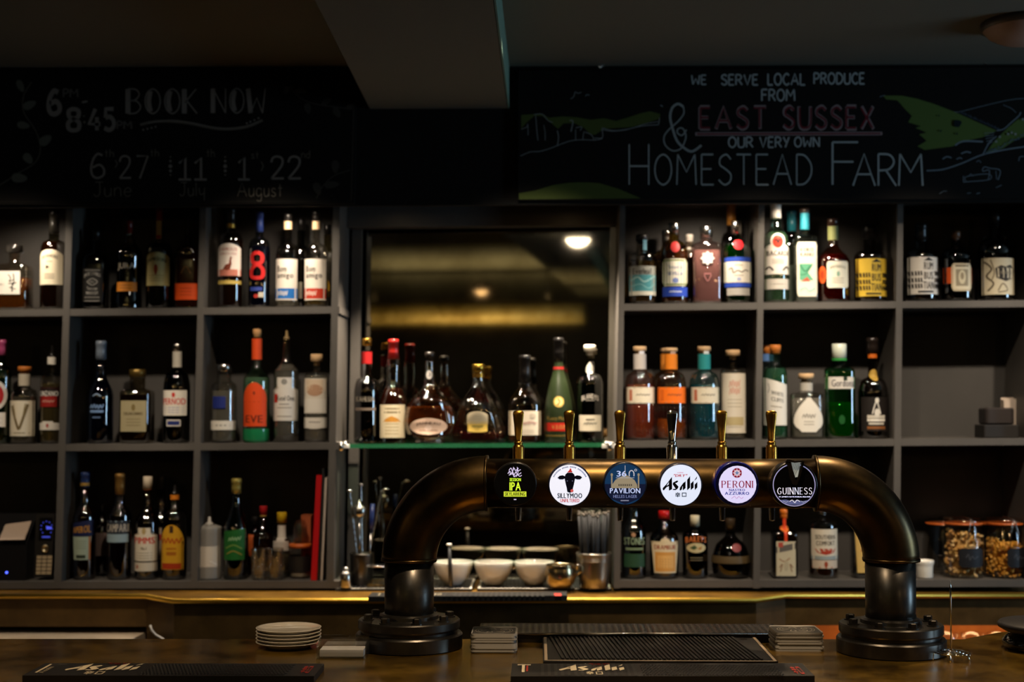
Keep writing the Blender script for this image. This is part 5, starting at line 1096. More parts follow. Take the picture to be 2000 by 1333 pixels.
m.tube([e + Vector((0, -.002, -.001)), d + Vector((0, -.002, -.001))], .0026, STEEL, 10); m.build('tray_body', t, world=True)

# coaster stacks
PULP = pbr('grey_pulp_board', 'aaa69e', .85); PRN = pbr('dark_coaster_print', '25231f', .6)
def coasters(px0, px1, ybot, n, label_top, label_rest, grp):
    f = unz((px0 + px1) / 2, ybot, ZB); sz = (px1 - px0) * mpp(f.y) * .97; th = .0015; proto = None; rng = random.Random(px0)
    for k in range(n):
        loc = Vector((f.x + rng.uniform(-.002, .002), f.y + sz / 2 + rng.uniform(-.002, .002), ZB + .0004 + k * th))
        if k == n - 1:
            m = MB(); m.rbox((0, 0, th / 2), (sz, sz, th * .94), PULP, .008, 4)
            o = m.build('coaster', None, org=loc); o.location = loc; tag(o, label_top, 'coaster', grp)
            m = MB(); S2 = sz / 2 * .96; m.add([(-S2, -S2 * .9, th), (S2, -S2 * .9, th), (S2, S2 * .9, th), (-S2, S2 * .9, th)], [(0, 1, 2, 3)], PRN)
            CO = pbr('coaster_scroll', 'a09a8e', .6)
            for r_ in (.036, .031):
                V, Fa = ribbon([(cos(2 * pi * j / 40) * r_, sin(2 * pi * j / 40) * r_) for j in range(41)], .0012); m.add([(x, y, th + .0003) for x, y in V], Fa, CO)
            for j in range(5):
                q = 2 * pi * j / 5; V, Fa = ribbon(spline([(cos(q + a_) * r_, sin(q + a_) * r_) for a_, r_ in ((0, .012), (.4, .026), (.8, .022), (.6, .014))], 6), .002); m.add([(x, y, th + .0004) for x, y in V], Fa, CO)
            m.build('print', o); break
        if proto is None:
            m = MB(); m.rbox((0, 0, th / 2), (sz, sz, th * .94), PULP, .008, 4); proto = m.build('coaster', None, org=loc); proto.location = loc; tag(proto, label_rest, 'coaster', grp)
        else: copy_thing(proto, loc - Vector(proto.location), label_rest)
coasters(919, 1009, 1277, 24, 'top coaster with scrolled print on the stack right of the left pipe foot', 'grey-edged coaster in the stack right of the left pipe foot', 'coasters by the left pipe foot')
coasters(1516, 1610, 1273, 23, 'top coaster with ring print on the stack left of the right pipe foot', 'grey-edged coaster in the stack left of the right pipe foot', 'coasters by the right pipe foot')

# small plates
f = unz(563.5, 1264, ZB); R = 63.5 * mpp(f.y); proto = None
for k, lb in enumerate(('bottom', 'second from the bottom', 'middle', 'second from the top', 'topmost')):
    loc = Vector((f.x, f.y, ZB + .0005 + k * .0066)); lb = '%s white side plate in the stack of five on the bar' % lb
    if proto is None:
        m = MB(); m.lathe([(0, .0025), (R * .55, .0022), (R * .58, 0), (R * .66, 0), (R * .7, .003), (R * .97, .0095), (R, .0112), (R * .985, .0118), (R * .94, .0105), (R * .68, .0062), (R * .3, .0052), (0, .005)], CERAM, seg=56)
        proto = m.build('side_plate', None, org=loc); proto.location = loc; tag(proto, lb, 'plate', 'stack of side plates')
    else: copy_thing(proto, loc - Vector(proto.location), lb)
# acrylic card holder
f0, f1 = unz(617, 1288, ZB), unz(716, 1287, ZB); wd = f1.x - f0.x; dp = .055; hh = .036; cx_ = (f0.x + f1.x) / 2; y0 = f0.y
ACR = thin('eef2f4', .09)
t = thing('card_holder', 'clear acrylic card holder in front of the white plates', 'holder', (cx_, y0 + dp / 2, ZB))
m = MB()
m.box((0, 0, .0015), (wd, dp, .002), ACR); m.box((0, -dp / 2 + .001, .012), (wd, .002, .022), ACR); m.box((0, dp / 2 - .001, hh / 2), (wd, .002, hh), ACR)
for sx in (-1, 1): m.prism([(sx * wd / 2, -dp / 2, .002), (sx * wd / 2, dp / 2, .002), (sx * wd / 2, dp / 2, hh), (sx * wd / 2, -dp / 2, .027)], (-sx * .002, 0, 0), ACR)
m.build('tray', t)
m = MB(); m.box((0, 0, .0068), (wd - .012, dp - .012, .0125), pbr('white_card_stock', 'd8d4d0', .6)); o = m.build('card_stack', None, org=(cx_, y0 + dp / 2, ZB + .0028)); o.location = (cx_, y0 + dp / 2, ZB + .0028)
tag(o, 'small pile of white cards inside the acrylic holder', 'cards')
# bill spike
f = unz(1858, 1289, ZB); t = thing('bill_spike', 'chrome bill spike on a wire dome base by the right pipe foot', 'bill spike', (f.x, f.y, ZB))
m = MB(); zt_ = unp(1853.5, 1135, f.y).z - ZB; m.tube([(0, 0, .014), (0, 0, zt_ - .012), (0, 0, zt_)], [.0016, .0016, .0002], CHROME, 8); m.build('spike', t)
m = MB(); P = []
for k in range(120): q = k / 119 * 2 * pi * 4; r_ = .004 + .030 * k / 119; P.append((r_ * cos(q), r_ * sin(q), .0165 - .004 * (k / 119) ** 2))
m.tube(P, .0015, CHROME, 6)
for k in range(6):
    q = 2 * pi * k / 6 + .2; m.tube([(cos(q) * r_, sin(q) * r_, z) for r_, z in ((.033, .0125), (.0355, .011), (.0368, .006), (.037, .0012))], .0016, CHROME, 6)
m.build('wire_base', t)
# black stand cut by the right edge
f = unz(2052, 1268, ZB); t = thing('cake_stand', 'black round stand on the bar, cut by the right edge of the photo', 'stand', (f.x, f.y, ZB))
m = MB(); m.lathe([(.080, 0), (.088, .004), (.090, .016), (.078, .026), (.060, .030)], pbr('smoked_glass_foot', '17181a', .08, coat=.5), seg=48); m.build('foot', t)
m = MB(); m.lathe([(.06, .030), (.085, .034), (.097, .041), (.098, .047), (.094, .051), (0, .052)], pbr('matt_black_top', '1a1b20', .55), seg=48); m.build('top_plate', t)

# =================================================================== things on the back counter and the shelves
zk = ZK + .0008
def back_mat(label, tl, tr, n):
    return runner('drip_mat', label, 'bar mat', tl, tr, .24, .007, ZK, lambda t, at, W, D: drip(t, at, W, D, n, .02, 'e6dece'), None)
zm = ZK + .007
a0 = unz(654, 1151, zm); a1 = unz(922, 1151, zm); a2 = unz(932, 1151, zm); a3 = unz(1194, 1149.5, zm)
def pxy(p, dy): q = proj(p + Vector((0, dy, 0))); return q
back_mat('ribbed black drip mat with white border under the cocktail tools', pxy(a0, .24), pxy(a1, .24), 30)
back_mat('ribbed black drip mat with white border under the bowls and straws', pxy(a2, .24), pxy(a3, .24), 30)
def back_runner(t, at, W, D):
    m = MB()
    for k in range(26):
        u = .22 + k * .026; m.add([at(u, .08), at(u + .012, .08), at(u + .012, .92), at(u, .92)], [(0, 1, 2, 3)], NUB)
    m.build('ribs', t, world=True); m = MB()
    flat_text(m, at, 'T', .05, .5, .03, .7, CREAM); flat_text(m, at, 'so', .345, .5, .04, .45, CREAM); m.add([at(.935, .2), at(.97, .2), at(.97, .8), at(.935, .8)], [(0, 1, 2, 3)], REDP); m.build('lettering', t, world=True)
zr = ZK + .014; b0 = unz(719, 1166, zr); b1 = unz(1108, 1164, zr)
runner('bar_mat', 'thin black bar runner with white and red marks along the back counter edge', 'bar mat', pxy(b0, .085), pxy(b1, .085), .085, .014, ZK, back_runner, None)
ZM = ZK + .0105     # top of the ribs
def onmat(px, Y): p = unp(px, 800, Y); return Vector((p.x, Y, ZM))
# bowls
proto = None
for px, lb in ((886, 'left of three, behind the pipe'), (964, 'middle of three'), (1043, 'right of three, beside the steel pot')):
    loc = onmat(px, 4.12); lb = 'white porcelain bowl on the back counter, ' + lb
    if proto is None:
        m = MB(); m.lathe([(0, .003), (.020, .003), (.021, 0), (.025, 0), (.027, .004), (.040, .018), (.050, .036), (.0555, .054), (.058, .066), (.0575, .067), (.0555, .066), (.053, .054), (.047, .036), (.036, .018), (.02, .008), (0, .0065)], CERAM, seg=48)
        proto = m.build('bowl', None, org=loc); proto.location = loc; tag(proto, lb, 'bowl', 'white bowls on the back counter')
    else: copy_thing(proto, loc - Vector(proto.location), lb)
a, c = unp(881, 1119, 4.055), unp(877, 1061, 4.052); a.z = ZM + .004
m = MB(); m.tube([a, a + (c - a) * .93], [.0065, .0048], pbr('black_handle', '0a0a0b', .5), 14); t = m.build('muddler', None, org=a, world=True)
tag(t, 'thin black muddler with pale tip leaning against the left bowl', 'bar tool')
m = MB(); m.lathe([(.005, 0), (.0075, .001), (.0075, .006), (.005, .007)], pbr('pale_tip', 'd0c8b8', .3), c=a + (c - a) * .93, seg=16); m.build('tip', t, world=True)
# steel pot
loc = onmat(1094, 4.045); t = thing('steel_pot', 'small round steel pot with a side handle beside the straw bucket', 'pot', loc)
m = MB(); m.lathe([(.020, 0), (.030, .004), (.041, .018), (.045, .036), (.043, .054), (.040, .064), (.0415, .067), (.040, .0675), (.0385, .064), (.041, .052), (.043, .036), (.038, .018), (.02, .006), (0, .005)], metal('a89878', .22), seg=40); m.build('body', t)
m = MB(); m.tube([(.040, -.004, .058), (.050, -.006, .066), (.056, -.006, .060), (.055, -.005, .046), (.046, -.003, .036)], .0035, STEEL, 10); m.build('handle', t)
# straw bucket
loc = onmat(1159, 4.065); t = thing('straw_bucket', 'ridged steel tub holding black straws at the right end of the niche', 'bucket', loc)
m = MB(); m.lathe([(.038, 0), (.041, .002), (.043, .03), (.046, .07), (.048, .088), (.0495, .092), (.0505, .096), (.049, .099), (.047, .096), (.044, .07), (.041, .03), (.038, .004), (0, .0035)], metal('9c958a', .3), seg=44)
for z in (.076, .082, .088): m.lathe([(.0470, z - .0015), (.0495, z), (.0470, z + .0015)], metal('9c958a', .3), seg=44, close=False)
m.build('tub', t)
proto = None; rng = random.Random(3); STW = pbr('black_straw', '060607', .55); n_ = 0
while n_ < 72:
    x, y = rng.uniform(-.034, .034), rng.uniform(-.034, .034)
    if x * x + y * y > .0335 ** 2: continue
    if proto is None:
        m = MB(); m.tube([(0, 0, 0), (0, 0, .1), (0, 0, .192)], .0033, STW, 8); m.lathe([(.0034, .192), (.0034, .198), (.0024, .1985)], pbr('straw_end', '5e564c', .4), seg=8)
        proto = m.build('straw', None, org=loc); o = proto
    else: o = proto.copy(); COL.objects.link(o)
    o.location = loc + Vector((x, y, .006 + rng.uniform(-.001, .012))); o.rotation_euler = (-y * 2.0 + rng.uniform(-.02, .02), x * 2.0 + rng.uniform(-.02, .02), 0)
    tag(o, 'black drinking straw standing in the ridged steel tub', 'straw', 'straws in the steel tub'); n_ += 1
# cocktail tools in a dark tin
loc = onmat(708, 4.12); t = thing('tool_tin', 'dark steel tin holding bar spoons at the left end of the niche', 'tin', loc)
m = MB(); m.lathe([(.030, 0), (.032, .002), (.034, .085), (.0345, .09), (.033, .09), (.031, .004), (0, .003)], metal('55504a', .3), seg=36); m.build('body', t)
def spoon(px0, py0, px1, py1, Y0, Y1, label, kind):
    a = unp(px1, py1, Y1); c = unp(px0, py0, Y0); d = (c - a).normalized(); L = (c - a).length
    m = MB(); P = [a + d * (L * k / 40) for k in range(41)]; m.tube(P, [.0022 + (.0007 if (k % 3 == 0) else 0) for k in range(41)], STEEL, 8)
    t = m.build('bar_spoon', None, org=a, world=True); tag(t, label, 'bar tool', 'bar tools in the dark tin')
    m = MB()
    if kind == 'disc': m.lathe([(.004, -.004), (.0085, 0), (.0085, .003), (.006, .005)], STEEL, c=c, seg=18)
    else: m.tube([c, c + Vector((.012, -.004, .004)), c + Vector((.024, -.002, .002))], [.004, .010, .004], STEEL, 12, flat=.4)
    m.build('end_disc' if kind == 'disc' else 'spoon_bowl', t, world=True)
spoon(683, 960, 700, 1112, 4.10, 4.11, 'straight steel bar spoon with a disc end, leftmost in the dark tin', 'disc')
spoon(705, 948, 708, 1112, 4.15, 4.13, 'upright steel bar spoon at the back of the dark tin', 'disc')
spoon(745, 958, 715, 1112, 4.11, 4.12, 'twisted steel bar spoon leaning right in the dark tin', 'bowl')
p = unp(702, 1000, 4.105); t = thing('strainer', 'steel hawthorn strainer cap standing in the dark tin', 'bar tool', p, 'bar tools in the dark tin')
zl_ = unp(703, 1108, 4.11).z - p.z
m = MB(); m.lathe([(.016, -.016), (.019, -.004), (.020, .010), (.014, .018), (.007, .022), (.007, .030), (.004, .034)], STEEL, seg=28); m.build('cup', t)
m = MB(); m.tube([(0, 0, -.012), (.001, .004, zl_)], .0035, STEEL, 8); m.build('handle', t)
a, c = unp(720, 1108, 4.105), unp(728, 985, 4.10); m = MB(); m.tube([a, a + (c - a) * .55], .003, STEEL, 8); t = m.build('peeler', None, org=a, world=True); tag(t, 'peeler with dark blue handle in the dark tin', 'bar tool', 'bar tools in the dark tin')
m = MB(); m.tube([a + (c - a) * .55, a + (c - a) * .75, c], [.005, .007, .006], gloss('1a2450'), 12); m.build('handle', t, world=True)
loc = onmat(677, 4.05); t = thing('jigger', 'small steel jigger standing by the left mirror edge', 'jigger', loc)
m = MB(); m.lathe([(.0145, 0), (.0155, .001), (.0155, .040), (.013, .043), (.0095, .046), (.0095, .054), (.006, .058), (0, .059)], STEEL, seg=28); m.build('body', t)
loc = onmat(738, 4.08); t = thing('glass_box', 'clear glass box beside the dark tool tin', 'container', loc)
m = MB()
for sx in (-1, 1): m.box((sx * .024, 0, .030), (.003, .052, .056), ACR); m.box((0, sx * .0255, .030), (.045, .002, .056), ACR)
m.box((0, 0, .0015), (.051, .053, .002), ACR); m.build('walls', t)
m = MB(); m.tube([(-.025, -.027, .059), (.025, -.027, .059), (.025, .027, .059), (-.025, .027, .059), (-.025, -.027, .059)], .0022, STEEL, 8); m.build('rim', t)

# ---- bottom row of pigeonholes, left
def s3(px, Y, row=3): p = unp(px, 800, Y); return Vector((p.x, Y, shelf_z(row, p.x, Y) + .0006))
def Z(px, py, Y, loc): return unp(px, py, Y).z - loc.z
# receipt printer
loc = s3(18, 4.13); t = thing('receipt_printer', 'black receipt printer with a paper slip at the bottom left', 'printer', loc); k = mpp(4.07)
BX = gloss('131212'); h1 = Z(18, 1062, 4.07, loc); h2 = Z(18, 1003, 4.17, loc)
x0, x1 = unp(-62, 900, 4.07).x - loc.x, unp(54, 900, 4.07).x - loc.x
m = MB(); m.prism([(x1, -.06, 0), (x1, .10, 0), (x1 + .0, .10, h2), (x1, .03, h2), (x1, -.06, h1)], (x0 - x1, 0, 0), BX); m.build('body', t)
m = MB(); q = [unp(x, y, Y_) for x, y, Y_ in ((14, 1018, 4.145), (63, 1016, 4.145), (48, 1055, 4.06), (-2, 1056, 4.06))]
m.prism(q, (0, -.0015, .001), pbr('receipt_paper', 'b09a86', .7)); m.build('paper_slip', t, world=True)
m = MB(); m.lathe([(.0001, .002), (.0028, .0015), (.0032, 0)], emit('4a5cff', 4), seg=14, xf=lambda v: Vector((v.x, -v.z, v.y)) + unp(13, 1119, 4.069)); m.build('power_light', t, world=True)
# cordless phone
loc = s3(84, 4.10); t = thing('cordless_phone', 'dark cordless phone standing beside the receipt printer', 'phone', loc)
pt = lambda px, py, dy=0.0: unp(px, py, 4.085 + dy - .0)
m = MB(); m.prism([pt(70, 1008), pt(74, 1004), pt(104, 1004), pt(107, 1008), pt(100, 1128), pt(66, 1128)], (0, .022, 0), pbr('graphite_shell', '2a2826', .35, .4)); m.build('body', t, world=True)
m = MB(); m.prism([pt(78, 1012), pt(103, 1012), pt(101, 1056), pt(75, 1056)], (0, -.0012, 0), gloss('05060a'))
for k_ in range(9):
    q = pi * .75 + k_ * pi / 5.4; x, y = 91 + cos(q) * 11, 1032 + sin(q) * 13; m.prism([pt(x - 1, y - 1, -.0013), pt(x + 1, y - 1, -.0013), pt(x + 1, y + 1, -.0013), pt(x - 1, y + 1, -.0013)], (0, -.0004, 0), emit('3a44c0', .7))
m.prism([pt(90, 1028, -.0013), pt(101, 1030, -.0013), pt(101, 1034, -.0013), pt(91, 1035, -.0013)], (0, -.0004, 0), emit('4650d0', 1.0)); m.prism([pt(82, 1048, -.0013), pt(98, 1048, -.0013), pt(98, 1051, -.0013), pt(82, 1051, -.0013)], (0, -.0004, 0), emit('3a44b0', .8)); m.build('screen', t, world=True)
m = MB(); cc = pt(88, 1072); m.lathe([(.0115, 0), (.0115, .003), (.008, .0045), (.0065, .003), (.006, .002)], metal('b8a888', .3), seg=24, xf=lambda v: Vector((v.x, -v.z, v.y)) + cc); m.build('dial_button', t, world=True)
m = MB()
for r_ in range(5):
    for c_ in range(3):
        x = 72.5 + c_ * 10.5 - r_ * .5; y = 1086 + r_ * 7.6; m.prism([pt(x, y), pt(x + 9, y), pt(x + 8.8, y + 6), pt(x - .2, y + 6)], (0, -.002, 0), pbr('pale_keys', 'b09c7c', .4))
m.build('keypad', t, world=True)
# squeeze bottle
t = bottle(411, 3, 1010, 48, [(23, 1130), (24, 1126), (24, 1100), (24, 1050), (24, 1034), (22, 1029), (16, 1027), (15, 1026)], 'c8c0b2', ('9a9082', 1062), (pbr('cloudy_nozzle', 'b5ada0', .4), 15, 'pour', 1027),
  [('front_label', 1066, 1106, 23, 'rect', 'c2b6a4', [('S', [(.3, .3), (.6, .2), (.8, .1)], .08, 'd8d0c4')])], 'cloudy plastic squeeze bottle with white label, bottom row left', cat='squeeze bottle', name='squeeze_bottle')
for o in t.children:
    if o.name.startswith('glass_body'): o.name = 'plastic_body'; o.data.materials[0] = pbr('cloudy_plastic', 'b9b2a6', .35, trans=.55, ior=1.2)
# shot glasses
proto = None
for px, lb in ((509, 'left'), (540, 'right')):
    loc = s3(px, 4.085); lb = '%s of two ribbed shot glasses in front of the small sauce bottles' % lb
    if proto is None:
        m = MB(); r = .0235; m.lathe([(0, 0), (r * .88, 0), (r * .92, .002), (r, .088), (r * 1.02, .0895), (r * .95, .0895), (r * .86, .016), (0, .013)], thin('ece6dc', .12), seg=32)
        for j in range(12):
            q = 2 * pi * j / 12; m.tube([(cos(q) * r * .92, sin(q) * r * .92, .004), (cos(q) * r * .97, sin(q) * r * .97, .07)], .002, thin('ece6dc', .12), 6)
        proto = m.build('shot_glass', None, org=loc); proto.location = loc; tag(proto, lb, 'glass', 'ribbed shot glasses')
    else: copy_thing(proto, loc - Vector(proto.location), lb)
# clip jar with dark band, glass on it
loc = s3(588, 4.13); t = thing('clip_jar', 'small glass jar with dark label and orange seal behind the red folder', 'jar', loc); k = mpp(4.13)
m = MB(); zz = [Z(588, y, 4.13, loc) for y in (1070, 1066, 1062)]
m.lathe([(18 * k, 0), (21 * k, .004), (21 * k, zz[0] * .8), (20 * k, zz[0] - .004), (20 * k, zz[0])], thin('d8d0c4', .08), seg=32); m.build('body', t)
m = MB(); m.lathe([(21.4 * k, zz[0] * .22), (21.4 * k, zz[0] * .74)], pbr('dark_label', '14110f', .5), seg=32, close=False); m.build('label', t)
m = MB(); m.lathe([(21 * k, zz[0]), (22 * k, zz[1]), (21 * k, zz[2])], pbr('orange_rubber', 'b8581c', .5), seg=32); m.build('seal', t)
m = MB(); m.lathe([(17 * k, .003), (19 * k, .005), (19 * k, zz[0] * .2), (0, zz[0] * .2)], pbr('cream_contents', 'b5a88e', .7), seg=24); m.build('contents', t)
loc2 = Vector((loc.x, loc.y, loc.z + zz[2] + .0004)); m = MB(); r = .020; m.lathe([(r, 0), (r * 1.0, .004), (r * .95, .05), (r * .6, .068), (0, .070), (0, .066), (r * .55, .064), (r * .88, .048), (r * .93, .002)], thin('d8d0c4', .10), seg=28)
o = m.build('tumbler', None, org=loc2); o.location = loc2; tag(o, 'upturned clear glass on top of the small dark-labelled jar', 'glass')
a = unp(602, 800, 4.19); loc = s3(602, 4.19); hgt = Z(602, 1009, 4.16, loc); t = thing('carton', 'orange brown cardboard carton behind the red folder', 'box', loc)
m = MB(); m.box((0, 0, hgt / 2), (.028, .06, hgt), pbr('orange_card', '9a4a20', .7)); m.build('box', t)
m = MB(); m.box((0, 0, hgt + .0012), (.029, .061, .002), pbr('orange_card_lid', '8a421c', .7)); m.build('flap', t)
def lean(name, label, cat, top, bot, y0, d, mat, pages=None):
    loc = s3((bot[0] + bot[1]) / 2, y0 + d / 2); yt = top[2]; zb = loc.z
    P = [unp(bot[0], 1135, y0), unp(bot[1], 1135, y0), unp(top[1], yt, y0), unp(top[0], yt, y0)]; P[0].z = P[1].z = zb
    t = thing(name, label, cat, loc)
    wv = P[1] - P[0]
    if pages:
        c1 = wv * .16
        m = MB(); m.prism([P[0], P[0] + c1, P[3] + c1, P[3]], (0, d, 0), mat); m.prism([P[1] - c1, P[1], P[2], P[2] - c1], (0, d, 0), mat)
        m.prism([P[0] + c1 * 1.01, P[1] - c1 * 1.01, P[2] - c1 * 1.01, P[3] + c1 * 1.01], (0, .004, 0), mat); m.build('cover', t, world=True)
        i0 = Vector((0, .006, .002)); m = MB(); m.prism([P[0] + c1 * 1.05 + i0, P[1] - c1 * 1.05 + i0, P[2] - c1 * 1.05 + i0 + Vector((0, 0, -.006)), P[3] + c1 * 1.05 + i0 + Vector((0, 0, -.006))], (0, d - .01, 0), paper('b5a890')); m.build('pages', t, world=True)
    else:
        m = MB(); m.prism(P, (0, d, 0), mat); m.build('sheets', t, world=True)
    return t
lean('menu_book', 'bright red menu folder standing upright beside the mirror', 'folder', (618, 628.5, 929), (607, 618.5), 4.058, .15, pbr('red_cover', 'a80a10', .4), True)
lean('menu_book', 'black folder between the red folder and the white papers', 'folder', (629, 633.5, 916), (619.5, 625), 4.062, .15, pbr('black_cover', '100e0e', .5), True)
lean('paper_sheaf', 'sheaf of white papers standing against the upright by the mirror', 'papers', (634.5, 639, 934), (626, 629.5), 4.06, .16, paper('a89c90'))

# ---- right-hand small things
loc = s3(1802, 4.10); t_ = MB(); r = 17.5 * mpp(4.10); t_.lathe([(r * .86, 0), (r * .9, .002), (r * .9, .030), (r * .94, .036), (r * 1.03, .042), (r * 1.03, .048), (r * .98, .05), (r * .86, .048), (r * .82, .006), (0, .005)], CERAM, seg=40)
o = t_.build('ramekin', None, org=loc); o.location = loc; tag(o, 'white ramekin on the bottom shelf, half behind the right pipe', 'ramekin')
WIRE = metal('a8a094', .25); ORB = pbr('orange_rubber', 'b8581c', .5)
def kilner(px, Y, label, contents, lvl, lx, tilt=0):
    loc = s3(px, Y); k = mpp(Y); t = thing('clip_top_jar', label, 'jar', loc, 'clip top jars on the bottom shelf'); z = lambda y: Z(px, y, Y, loc)
    pr = [(30 * k, 0), (36 * k, .003), (38.5 * k, .012), (39 * k, z(1090)), (38.5 * k, z(1062)), (37 * k, z(1046)), (34.5 * k, z(1036)), (34 * k, z(1028)), (34 * k, z(1025))]
    m = MB(); m.lathe(pr, thin('dcd6c8', .08), seg=40, close=True); m.build('glass_body', t)
    m = MB(); m.lathe([(35 * k, z(1024.6)), (36.5 * k, z(1022.5)), (35 * k, z(1020.5))], ORB, seg=40); m.build('rubber_seal', t)
    m = MB(); m.lathe([(35.5 * k, z(1020.4)), (35.5 * k, z(1016)), (30 * k, z(1012)), (12 * k, z(1010)), (0, z(1010))], thin('dcd6c8', .10), seg=40); m.build('lid', t)
    m = MB(); fx = 6 * k
    for sx in (-1, 1): m.tube([(fx + sx * 8 * k, -37 * k, z(1066)), (fx + sx * 7 * k, -38 * k, z(1040)), (fx + sx * 4 * k, -38 * k, z(1024)), (fx, -34 * k, z(1013))], .0013, WIRE, 6)
    m.tube([(fx - 8 * k, -37.5 * k, z(1066)), (fx + 8 * k, -37.5 * k, z(1066))], .0013, WIRE, 6); m.tube([(fx, -34 * k, z(1013)), (0, 0, z(1009)), (0, 34 * k, z(1013)), (0, 37 * k, z(1030))], .0013, WIRE, 6); m.build('wire_clip', t)
    if lx is not None:
        S = Shape(pr); label_mesh(S, z(1105), z(1068), 24 * k, 'oct', '15161a', [('S', [(-.5, .5), (-.3, .7), (-.2, .4), (0, .6), (.2, .45), (.5, .6)], .06, '3a3c40')], cx=lx * k, eps=.001).build('label', t)
    if contents:
        col, sz, n = contents; rng = random.Random(px); mb = MB(); mats = [pbr('nut_%s_%d' % (c_, i), c_, .5) for i, c_ in enumerate(col)]; zmax = z(lvl)
        cnt = 0
        while cnt < n:
            q = rng.uniform(0, 2 * pi); rr = 35 * k * sqrt(rng.uniform(.35, 1)); zc = rng.uniform(sz, zmax)
            if zc > zmax - (cos(q) * .5 + .5) * (.018 if lvl > 1045 else .004): continue
            a_, b_ = sz * rng.uniform(.8, 1.2), sz * rng.uniform(.55, .75); M = Matrix.Rotation(rng.uniform(0, pi), 3, Vector((rng.uniform(-1, 1), rng.uniform(-1, 1), rng.uniform(-1, 1))).normalized())
            ce = Vector((cos(q) * (rr - sz * .3), sin(q) * (rr - sz * .3), zc)); pr2 = [(sin(pi * i / 5) * b_ + 1e-5, -cos(pi * i / 5) * a_) for i in range(6)]
            mb.lathe(pr2, mats[cnt % len(mats)], seg=7, close=False, xf=lambda v: M @ v + ce); cnt += 1
        mb.lathe([(24 * k, .004), (24 * k, zmax - sz * 2.2)], mats[0], seg=16)
        o = mb.build('snack_nuts', None, org=loc); o.location = loc; tag(o, ('pale brown nuts filling the left clip top jar' if sz > .006 else 'small golden nuts half filling the right clip top jar'), 'nuts', kind='stuff')
    return t
kilner(1878, 4.115, 'clip top jar full of pale nuts with black label, left of the front pair', (('d8ac66', 'e6c48c', 'c08c4a'), .0075, 330), 1034, 5)
kilner(1959, 4.115, 'clip top jar half full of golden nuts with black label, right of the front pair', (('e0a440', 'cc902c', 'e8b45c'), .0048, 620), 1050, 16)
kilner(1842, 4.215, 'empty clip top jar standing behind the left nut jar', None, 0, None)
kilner(1946, 4.215, 'empty clip top jar standing behind the right nut jar', None, 0, None)
loc = s3(1946, 4.13, 2); t = thing('card_reader_case', 'black stepped leather case on the middle shelf, far right bay', 'case', loc); k = mpp(4.13)
m = MB(); m.rbox((0, 0, Z(1946, 830, 4.13, loc) / 2), (69 * k, .09, Z(1946, 830, 4.13, loc)), pbr('black_leather', '1c1917', .5), .006); m.build('base', t)
hb_ = Z(1946, 830, 4.13, loc); ht_ = Z(1946, 797, 4.13, loc); m = MB(); m.rbox((0, .004, (hb_ + ht_) / 2 + .0005), (57 * k, .075, ht_ - hb_ - .001), pbr('black_leather_top', '2a2422', .45), .014, 5); m.build('lid', t)
for x0_, x1_, yt, Y_, lb in ((1958, 1990, 777, 4.16, 'pale card menu block behind the black case'), (1991.5, 2009, 780, 4.13, 'pale card menu block at the right photo edge, middle shelf')):
    loc = s3((x0_ + x1_) / 2, Y_ + .02, 2); hh = Z(x0_, yt, Y_, loc); wdt = (x1_ - x0_) * mpp(Y_); t = thing('menu_block', lb, 'menus', loc, 'pale menu blocks')
    m = MB(); m.box((0, .012, hh / 2), (wdt, .004, hh), paper('b9a898')); m.box((0, -.012, hh / 2 - .002), (wdt, .004, hh - .004), paper('b9a898')); m.build('covers', t)
    m = MB(); m.box((0, 0, hh / 2 - .003), (wdt * .97, .0198, hh - .008), paper('a89884')); m.build('pages', t)

# =================================================================== chalkboards
YC = 3.940
def chalk_mesh(items, e0=.0004):
    mb = MB(); e = e0
    C_ = lambda x, y: unp(x, y, YC) + Vector((0, -e, 0))
    for it in items:
        e += .00002; k = it[0]
        if k == 'W':     # (W, text, x0, x1, ytop, ybase, style, width, colour)
            _, s, x0, x1, yt, yb, style, wd, c = it[:9]; st, tw_ = strokes(s, style, wd=wd, gap=it[9] if len(it) > 9 else .22)
            for V, Fa in st:
                asp = (x1 - x0) / tw_
                mb.add([C_(x0 + p[0] * asp, yb + (yt - yb) * p[1]) for p in V], Fa, chalk(c))
        elif k == 'S': _, P, wd, c = it; V, Fa = ribbon(spline(P, 6) if len(P) > 2 else P, wd); mb.add([C_(x, y) for x, y in V], Fa, chalk(c))
        elif k == 'Z': _, P, wd, c = it; V, Fa = ribbon(P, wd); mb.add([C_(x, y) for x, y in V], Fa, chalk(c))
        elif k == 'P': _, P, c = it; mb.add([C_(x, y) for x, y in P], [tuple(range(len(P)))], chalk(c))
        elif k == 'D': _, x, y, r, c = it; mb.add([C_(x + cos(2 * pi * j / 12) * r, y + sin(2 * pi * j / 12) * r) for j in range(12)], [tuple(range(12))], chalk(c))
        elif k == 'F':   # leaf
            _, x, y, ln, wd, an, c = it; q = radians(an); P = []
            for j in range(17): s_ = j / 16 * 2 - 1; P.append((s_ * ln / 2, sqrt(max(0, 1 - s_ * s_)) * wd / 2 * (1 - .25 * s_)))
            P += [(a, -b_) for a, b_ in P[::-1][1:-1]]; mb.add([C_(x + a * cos(q) - b_ * sin(q), y + a * sin(q) + b_ * cos(q)) for a, b_ in P], [tuple(range(len(P)))], chalk(c))
    return mb
BOARD = pbr('chalkboard_black', '191715', .85, spec=.12, vary=(5, '151412'))
def board(label, pxs):
    P = [unp(x, y, YC) for x, y in pxs]; t = thing('chalkboard', label, 'chalkboard', ((P[0].x + P[1].x) / 2, YC, P[2].z))
    m = MB(); m.prism(P, (0, .0145, 0), BOARD); m.build('panel', t, world=True); return t
